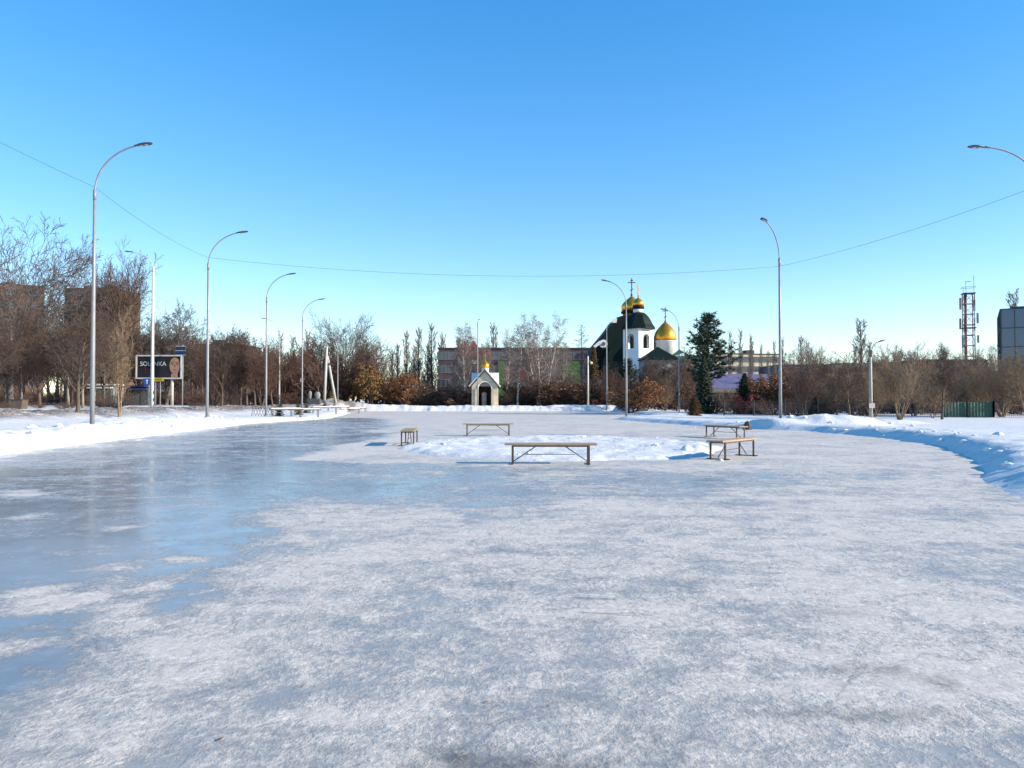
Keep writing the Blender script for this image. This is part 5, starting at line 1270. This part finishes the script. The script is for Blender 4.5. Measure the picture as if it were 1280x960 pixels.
# ------------------------------------------------------------------ beyond the road: kiosks, cars, hedges
def kiosk(label, px0, px1, Y, ptop, mat, awn, snow=True):
    x0, x1 = X(px0, Y), X(px1, Y); zb = gz((x0 + x1) / 2, Y); w_ = x1 - x0; H = Z(ptop, Y) - zb
    t = thing('kiosk', label, 'kiosk', ((x0 + x1) / 2, Y, zb))
    m = MB(); m.box((0, 1.4, H / 2 - .1), (w_, 2.6, H - .2)); m.build('wall', M[mat], t)
    m = MB(); m.box((0, 1.3, H - .08), (w_ + .5, 3.3, .2)); m.build('roof', M['white_paint' if snow else awn], t)
    m = MB(); m.box((-w_ * .2, .08, H * .52), (w_ * .5, .06, H * .42)); m.build('window', M['glass'], t)
    m = MB(); m.box((w_ * .3, .08, H * .42), (w_ * .2, .07, H * .8)); m.build('door', M['stone_dark'], t)
    m = MB(); m.prism([(-w_ / 2, H * .80), (w_ / 2, H * .80), (w_ / 2, H * .86), (-w_ / 2, H * .86)], -.9, .09); m.build('awning', M[awn], t)
kiosk('grey kiosk with a white roof behind the young tan-trunked tree', 113, 141, 96, 480, 'kiosk_grey', 'white_paint')
kiosk('kiosk with a blue awning behind the twin-trunk tree', 157, 184, 100, 482, 'stone_dark', 'awning_blue', False)
def car(name, label, x, y, rz, L, W, prof, paint, cat, wz, glass):
    """prof: side outline in (x, z); glass: list of side window quads"""
    t = thing(name, label, cat, (x, y, gz(x, y)), rz)
    m = MB(); n = len(prof); rows = []
    for f, s in ((-.5, .97), (-.42, 1), (.42, 1), (.5, .97)):
        rows.append(len(m.v)); zc = .75
        for a, z in prof: k = 1 - .16 * max(0, (z - .85)) if abs(f) == .5 else 1; m.v.append((a * (s if abs(f) == .5 else 1), f * W * k, z if abs(f) != .5 else zc + (z - zc) * .97))
    for r in range(3):
        for k in range(n): m.f.append((rows[r] + k, rows[r] + (k + 1) % n, rows[r + 1] + (k + 1) % n, rows[r + 1] + k)); m.m.append(0); m.sm.append(False)
    m.f.append(tuple(rows[0] + k for k in reversed(range(n)))); m.f.append(tuple(rows[3] + k for k in range(n))); m.m += [0, 0]; m.sm += [False, False]
    m.build('body', M[paint], t)
    for q in glass:
        for sg in (-1, 1):
            m = MB(); m.prism(q, sg * W * .5 - .02, sg * W * .5 + .012); m.build('window', M['glass'], t)
    for wx_ in (-L * .31, L * .31):
        for sg in (-1, 1):
            m = MB(); m.lathe([(wz * .55, -.1), (wz, -.09), (wz, .09), (wz * .55, .1)], n=18); o = m.build('wheel', M['rubber'], t, (wx_, sg * (W / 2 - .08), wz)); o.rotation_euler = (R(90), 0, 0)
            m = MB(); m.lathe([(.02, -.112), (wz * .55, -.112), (wz * .55, .112), (.02, .112)], n=14); m.build('rim', M['steel'], o)
    for sg in (-1, 1):
        m = MB(); m.box((prof[0][0] * .98 - .01, sg * W * .36, .72), (.06, .3, .14)); m.build('headlight', M['lens'], t)
SED = [(-2.15, .3), (2.1, .3), (2.18, .55), (2.1, .92), (1.45, .98), (.85, 1.42), (-.35, 1.46), (-1.05, .98), (-2.0, .86), (-2.2, .6)]
SG_ = [[(-.85, .98), (-.25, .98), (-.25, 1.38), (-.4, 1.38)], [(-.15, .98), (1.2, .98), (.8, 1.36), (-.15, 1.38)]]
VAN = [(-2.6, .35), (2.6, .35), (2.65, 1.0), (2.6, 2.3), (2.45, 2.45), (-1.3, 2.45), (-1.9, 1.75), (-2.55, 1.35), (-2.7, .8)]
VG = [[(-1.8, 1.4), (-1.0, 1.4), (-1.0, 2.15), (-1.35, 2.15)], [(-.7, 1.4), (.9, 1.4), (.9, 2.15), (-.7, 2.15)], [(1.1, 1.4), (2.4, 1.4), (2.4, 2.15), (1.1, 2.15)]]
car('parked_car', 'black parked car with snow around it under the billboard', X(206, 126), 126, R(70), 4.3, 1.75, SED, 'car_black', 'car', .32, SG_)
car('parked_van', 'grey-green parked van behind the two sign posts', X(199, 134), 134, R(72), 5.2, 1.95, VAN, 'van_grey', 'van', .36, VG)
car('parked_car', 'black parked car near the blue-awning kiosk', X(173, 122), 122, R(62), 4.3, 1.75, SED, 'car_black', 'car', .32, SG_)
g = 'clipped dark hedges beyond the road'
for px in (6, 22, 48, 78, 88, 128, 146, 240, 256, 280, 292):
    plant_px('shrub', 'bare_hedge_bush', px, 73 + TRNG.uniform(-1, 5) + (px > 150) * 14, 500, 'low clipped leafless hedge bush beyond the road', 'bush', group=g, wscale=1.5)
# wooden crate-like planter at the wood's edge
x = X(24, 72); t = thing('litter_bin', 'dark square litter bin beyond the road at the edge of the wood', 'bin', (x, 72, gz(x, 72)))
m = MB(); m.prism([(-.48, 0), (.48, 0), (.58, .85), (-.58, .85)], -.45, .45); m.build('body', M['bark'], t)
m = MB(); m.box((0, 0, .89), (1.24, 1.0, .07)); m.build('rim', M['black_paint'], t)
# pair of pale stones on a dark plinth behind the snowy benches
x = X(392, 90); t = thing('stone_monument', 'monument of two pale rough stones on a dark plinth behind the benches', 'monument', (x, 90, gz(x, 90)))
m = MB(); m.box((0, .2, .3), (1.5, .7, .8)); m.build('plinth', M['stone_dark'], t)
for dx, h_, wv in ((-.45, 1.15, .22), (.42, 1.05, .36)):
    m = MB(); m.lathe([(wv * .55, 0), (wv * .7, h_ * .2), (wv * 1.0, h_ * .55), (wv * .95, h_ * .8), (wv * .55, h_ * .97), (.03, h_)], (dx, .1, .45), 9, 0, False, .4, 1, .6); m.build('standing_stone', M['stone_grey'], t)

# ------------------------------------------------------------------ small things on the snow and the ice
def clod(label, x, y, s, mat, h=1.0, cat='clod', name='snow_clod', snowside=False):
    rg = random.Random(int(x * 977 + y * 13)); m = MB(); n = 9; pr = [(.9, -.25), (1.0, .05), (.8, .45), (.45, .8), (.08, 1.0)]
    for i, (r, z) in enumerate(pr):
        for j in range(n): k = rg.uniform(.78, 1.18); a = 6.283 * j / n; m.v.append((r * k * s * math.cos(a), r * k * s * math.sin(a), z * s * h * rg.uniform(.9, 1.1)))
    for i in range(len(pr) - 1):
        for j in range(n): m.f.append((i * n + j, i * n + (j + 1) % n, (i + 1) * n + (j + 1) % n, (i + 1) * n + j)); m.m.append(0); m.sm.append(snowside)
    m.f.append(tuple((len(pr) - 1) * n + j for j in range(n))); m.m.append(0); m.sm.append(False)
    o = m.build(name, M[mat], None, (x, y, gz(x, y)), rg.uniform(0, 6)); tag(o, label, cat); return o
clod('dark pointed clod of frozen soil lying by the shovelled snow', X(934, 37.5), 37.5, .26, 'soil', 1.9, name='soil_clod')
clod('block of white snow on the edge of the round heap', 4.75, 20.9, .2, 'snow_cap', .9, 'snow lump', 'snow_lump', True)
clod('small ball of snow under the angled bench', 4.98, 18.35, .11, 'snow_cap', 1.1, 'snow lump', 'snow_lump', True)
clod('soil-flecked chunk of snow at the lamp foot on the mound side', X(988, 40), 40, .24, 'snow_cap', .8, 'snow lump', 'snow_lump', True)
def chunk_row(n, seed, pick, label, group, size=.85):
    rg = random.Random(seed); ms_ = []
    for q in range(4):
        m = MB(); nn = 8; pr = [(.8, -.3), (1.0, .1), (.85, .5), (.4, .82), (.06, .9)]
        for r, z in pr:
            for j in range(nn): k = rg.uniform(.72, 1.2); a = 6.283 * j / nn; m.v.append((r * k * math.cos(a), r * k * math.sin(a), z * rg.uniform(.8, 1.1)))
        for i in range(len(pr) - 1):
            for j in range(nn): m.f.append((i * nn + j, i * nn + (j + 1) % nn, (i + 1) * nn + (j + 1) % nn, (i + 1) * nn + j)); m.m.append(0); m.sm.append(False)
        m.f.append(tuple((len(pr) - 1) * nn + j for j in range(nn))); m.m.append(0); m.sm.append(False)
        ms_.append(m.mesh('snow_chunk', M['snow_cap']))
    for k in range(n):
        x, y = pick(rg); s_ = size * rg.uniform(.05, .16) * (1.5 if rg.random() < .2 else 1)
        o = link('snow_chunk', rg.choice(ms_), None, (x, y, gz(x, y)), rg.uniform(0, 6)); o.scale = (s_ * rg.uniform(.8, 1.4), s_, s_ * rg.uniform(.6, 1)); tag(o, label, 'snow chunk', group)
def along(poly, lo, hi):
    def f(rg):
        i = rg.randrange(len(poly) - 1); t_ = rg.random(); (ax, ay), (bx, by) = poly[i], poly[i + 1]
        L_ = math.hypot(bx - ax, by - ay); nx_, ny_ = (by - ay) / L_, -(bx - ax) / L_; d_ = rg.uniform(lo, hi)
        return ax + (bx - ax) * t_ - nx_ * d_, ay + (by - ay) * t_ - ny_ * d_
    return f
chunk_row(60, 41, along([(-13.2, 20), (-13.9, 27), (-15.2, 40), (-15.8, 47)], .3, 2.4), 'lump of shovelled snow on the thick bank under the tallest lamp', 'snow lumps on the lamp-side bank')
chunk_row(34, 43, along([(7.6, 12.6), (10.7, 18), (13.1, 23.5), (14.1, 29), (13.6, 35.5)], -2.0, -.3), 'lump of shovelled snow on the curved bank across from the lamps', 'snow lumps on the curved bank')
chunk_row(26, 47, lambda rg: (rg.uniform(9.5, 20), rg.uniform(37.5, 42)), 'lump of shovelled snow around the mound by the plaza lamp', 'snow lumps around the mound')
def on_isle(rg):
    a, q = rg.uniform(0, 6.28), rg.uniform(.55, .98) ; return ISLE[0] + ISLE[2] * q * math.cos(a), ISLE[1] + ISLE[3] * q * math.sin(a)
chunk_row(26, 53, on_isle, 'crusty lump of snow on the round heap between the benches', 'snow lumps on the round heap', .5)
def crow(label, x, y, rz, s=1.0):
    m = MB(); sp = [(-.24, .0, .02, .045), (-.16, .02, .035, .05), (-.06, .06, .075, .07), (.04, .09, .085, .08), (.12, .13, .065, .07), (.17, .19, .045, .05), (.21, .225, .045, .045), (.25, .225, .03, .03), (.28, .22, .014, .014), (.33, .21, .004, .004)]
    n = 10; b = 0
    for a, z, ry, rz_ in sp:
        for j in range(n): an = 6.283 * j / n; m.v.append((a, ry * math.cos(an), .14 + z + rz_ * math.sin(an)))
    for i in range(len(sp) - 1):
        for j in range(n): m.f.append((i * n + j, i * n + (j + 1) % n, (i + 1) * n + (j + 1) % n, (i + 1) * n + j)); m.m.append(0); m.sm.append(True)
    m.f.append(tuple(reversed(range(n)))); m.m.append(0); m.sm.append(True)
    for sg in (-1, 1): m.tube([(0.03, sg * .035, .17), (.02, sg * .04, .08), (.03, sg * .04, -.02), (.08, sg * .04, -.02)], [.014, .008, .007, .006], 5)
    o = m.build('crow', M['feather'], None, (x, y, gz(x, y)), rz); o.scale = (s, s, s); tag(o, label, 'bird')
crow('black crow on the snow beside the many-stemmed tree', X(997.5, 52), 52, 2.6, 1.25)
lf = MB(); lf.v = [(-.035, 0, .004), (0, .018, .012), (.04, 0, .006), (0, -.018, .010), (.058, .002, .012)]; lf.f = [(0, 3, 1), (1, 3, 2), (2, 3, 4)]; lf.m = [0] * 3; lf.sm = [False] * 3
lm = lf.mesh('dry_leaf', M['leaf_brown'])
for k in range(6):
    rg = random.Random(300 + k); px = rg.uniform(250, 1150); py = rg.uniform(660, 930); Y = 1392 / (py - 500)
    o = link('dry_leaf', lm, None, (X(px, Y), Y, .003), rg.uniform(0, 6)); o.scale = [rg.uniform(.3, .5)] * 3
    tag(o, 'small dry brown leaf frozen onto the open ice', 'leaf', 'dry leaves on the ice')
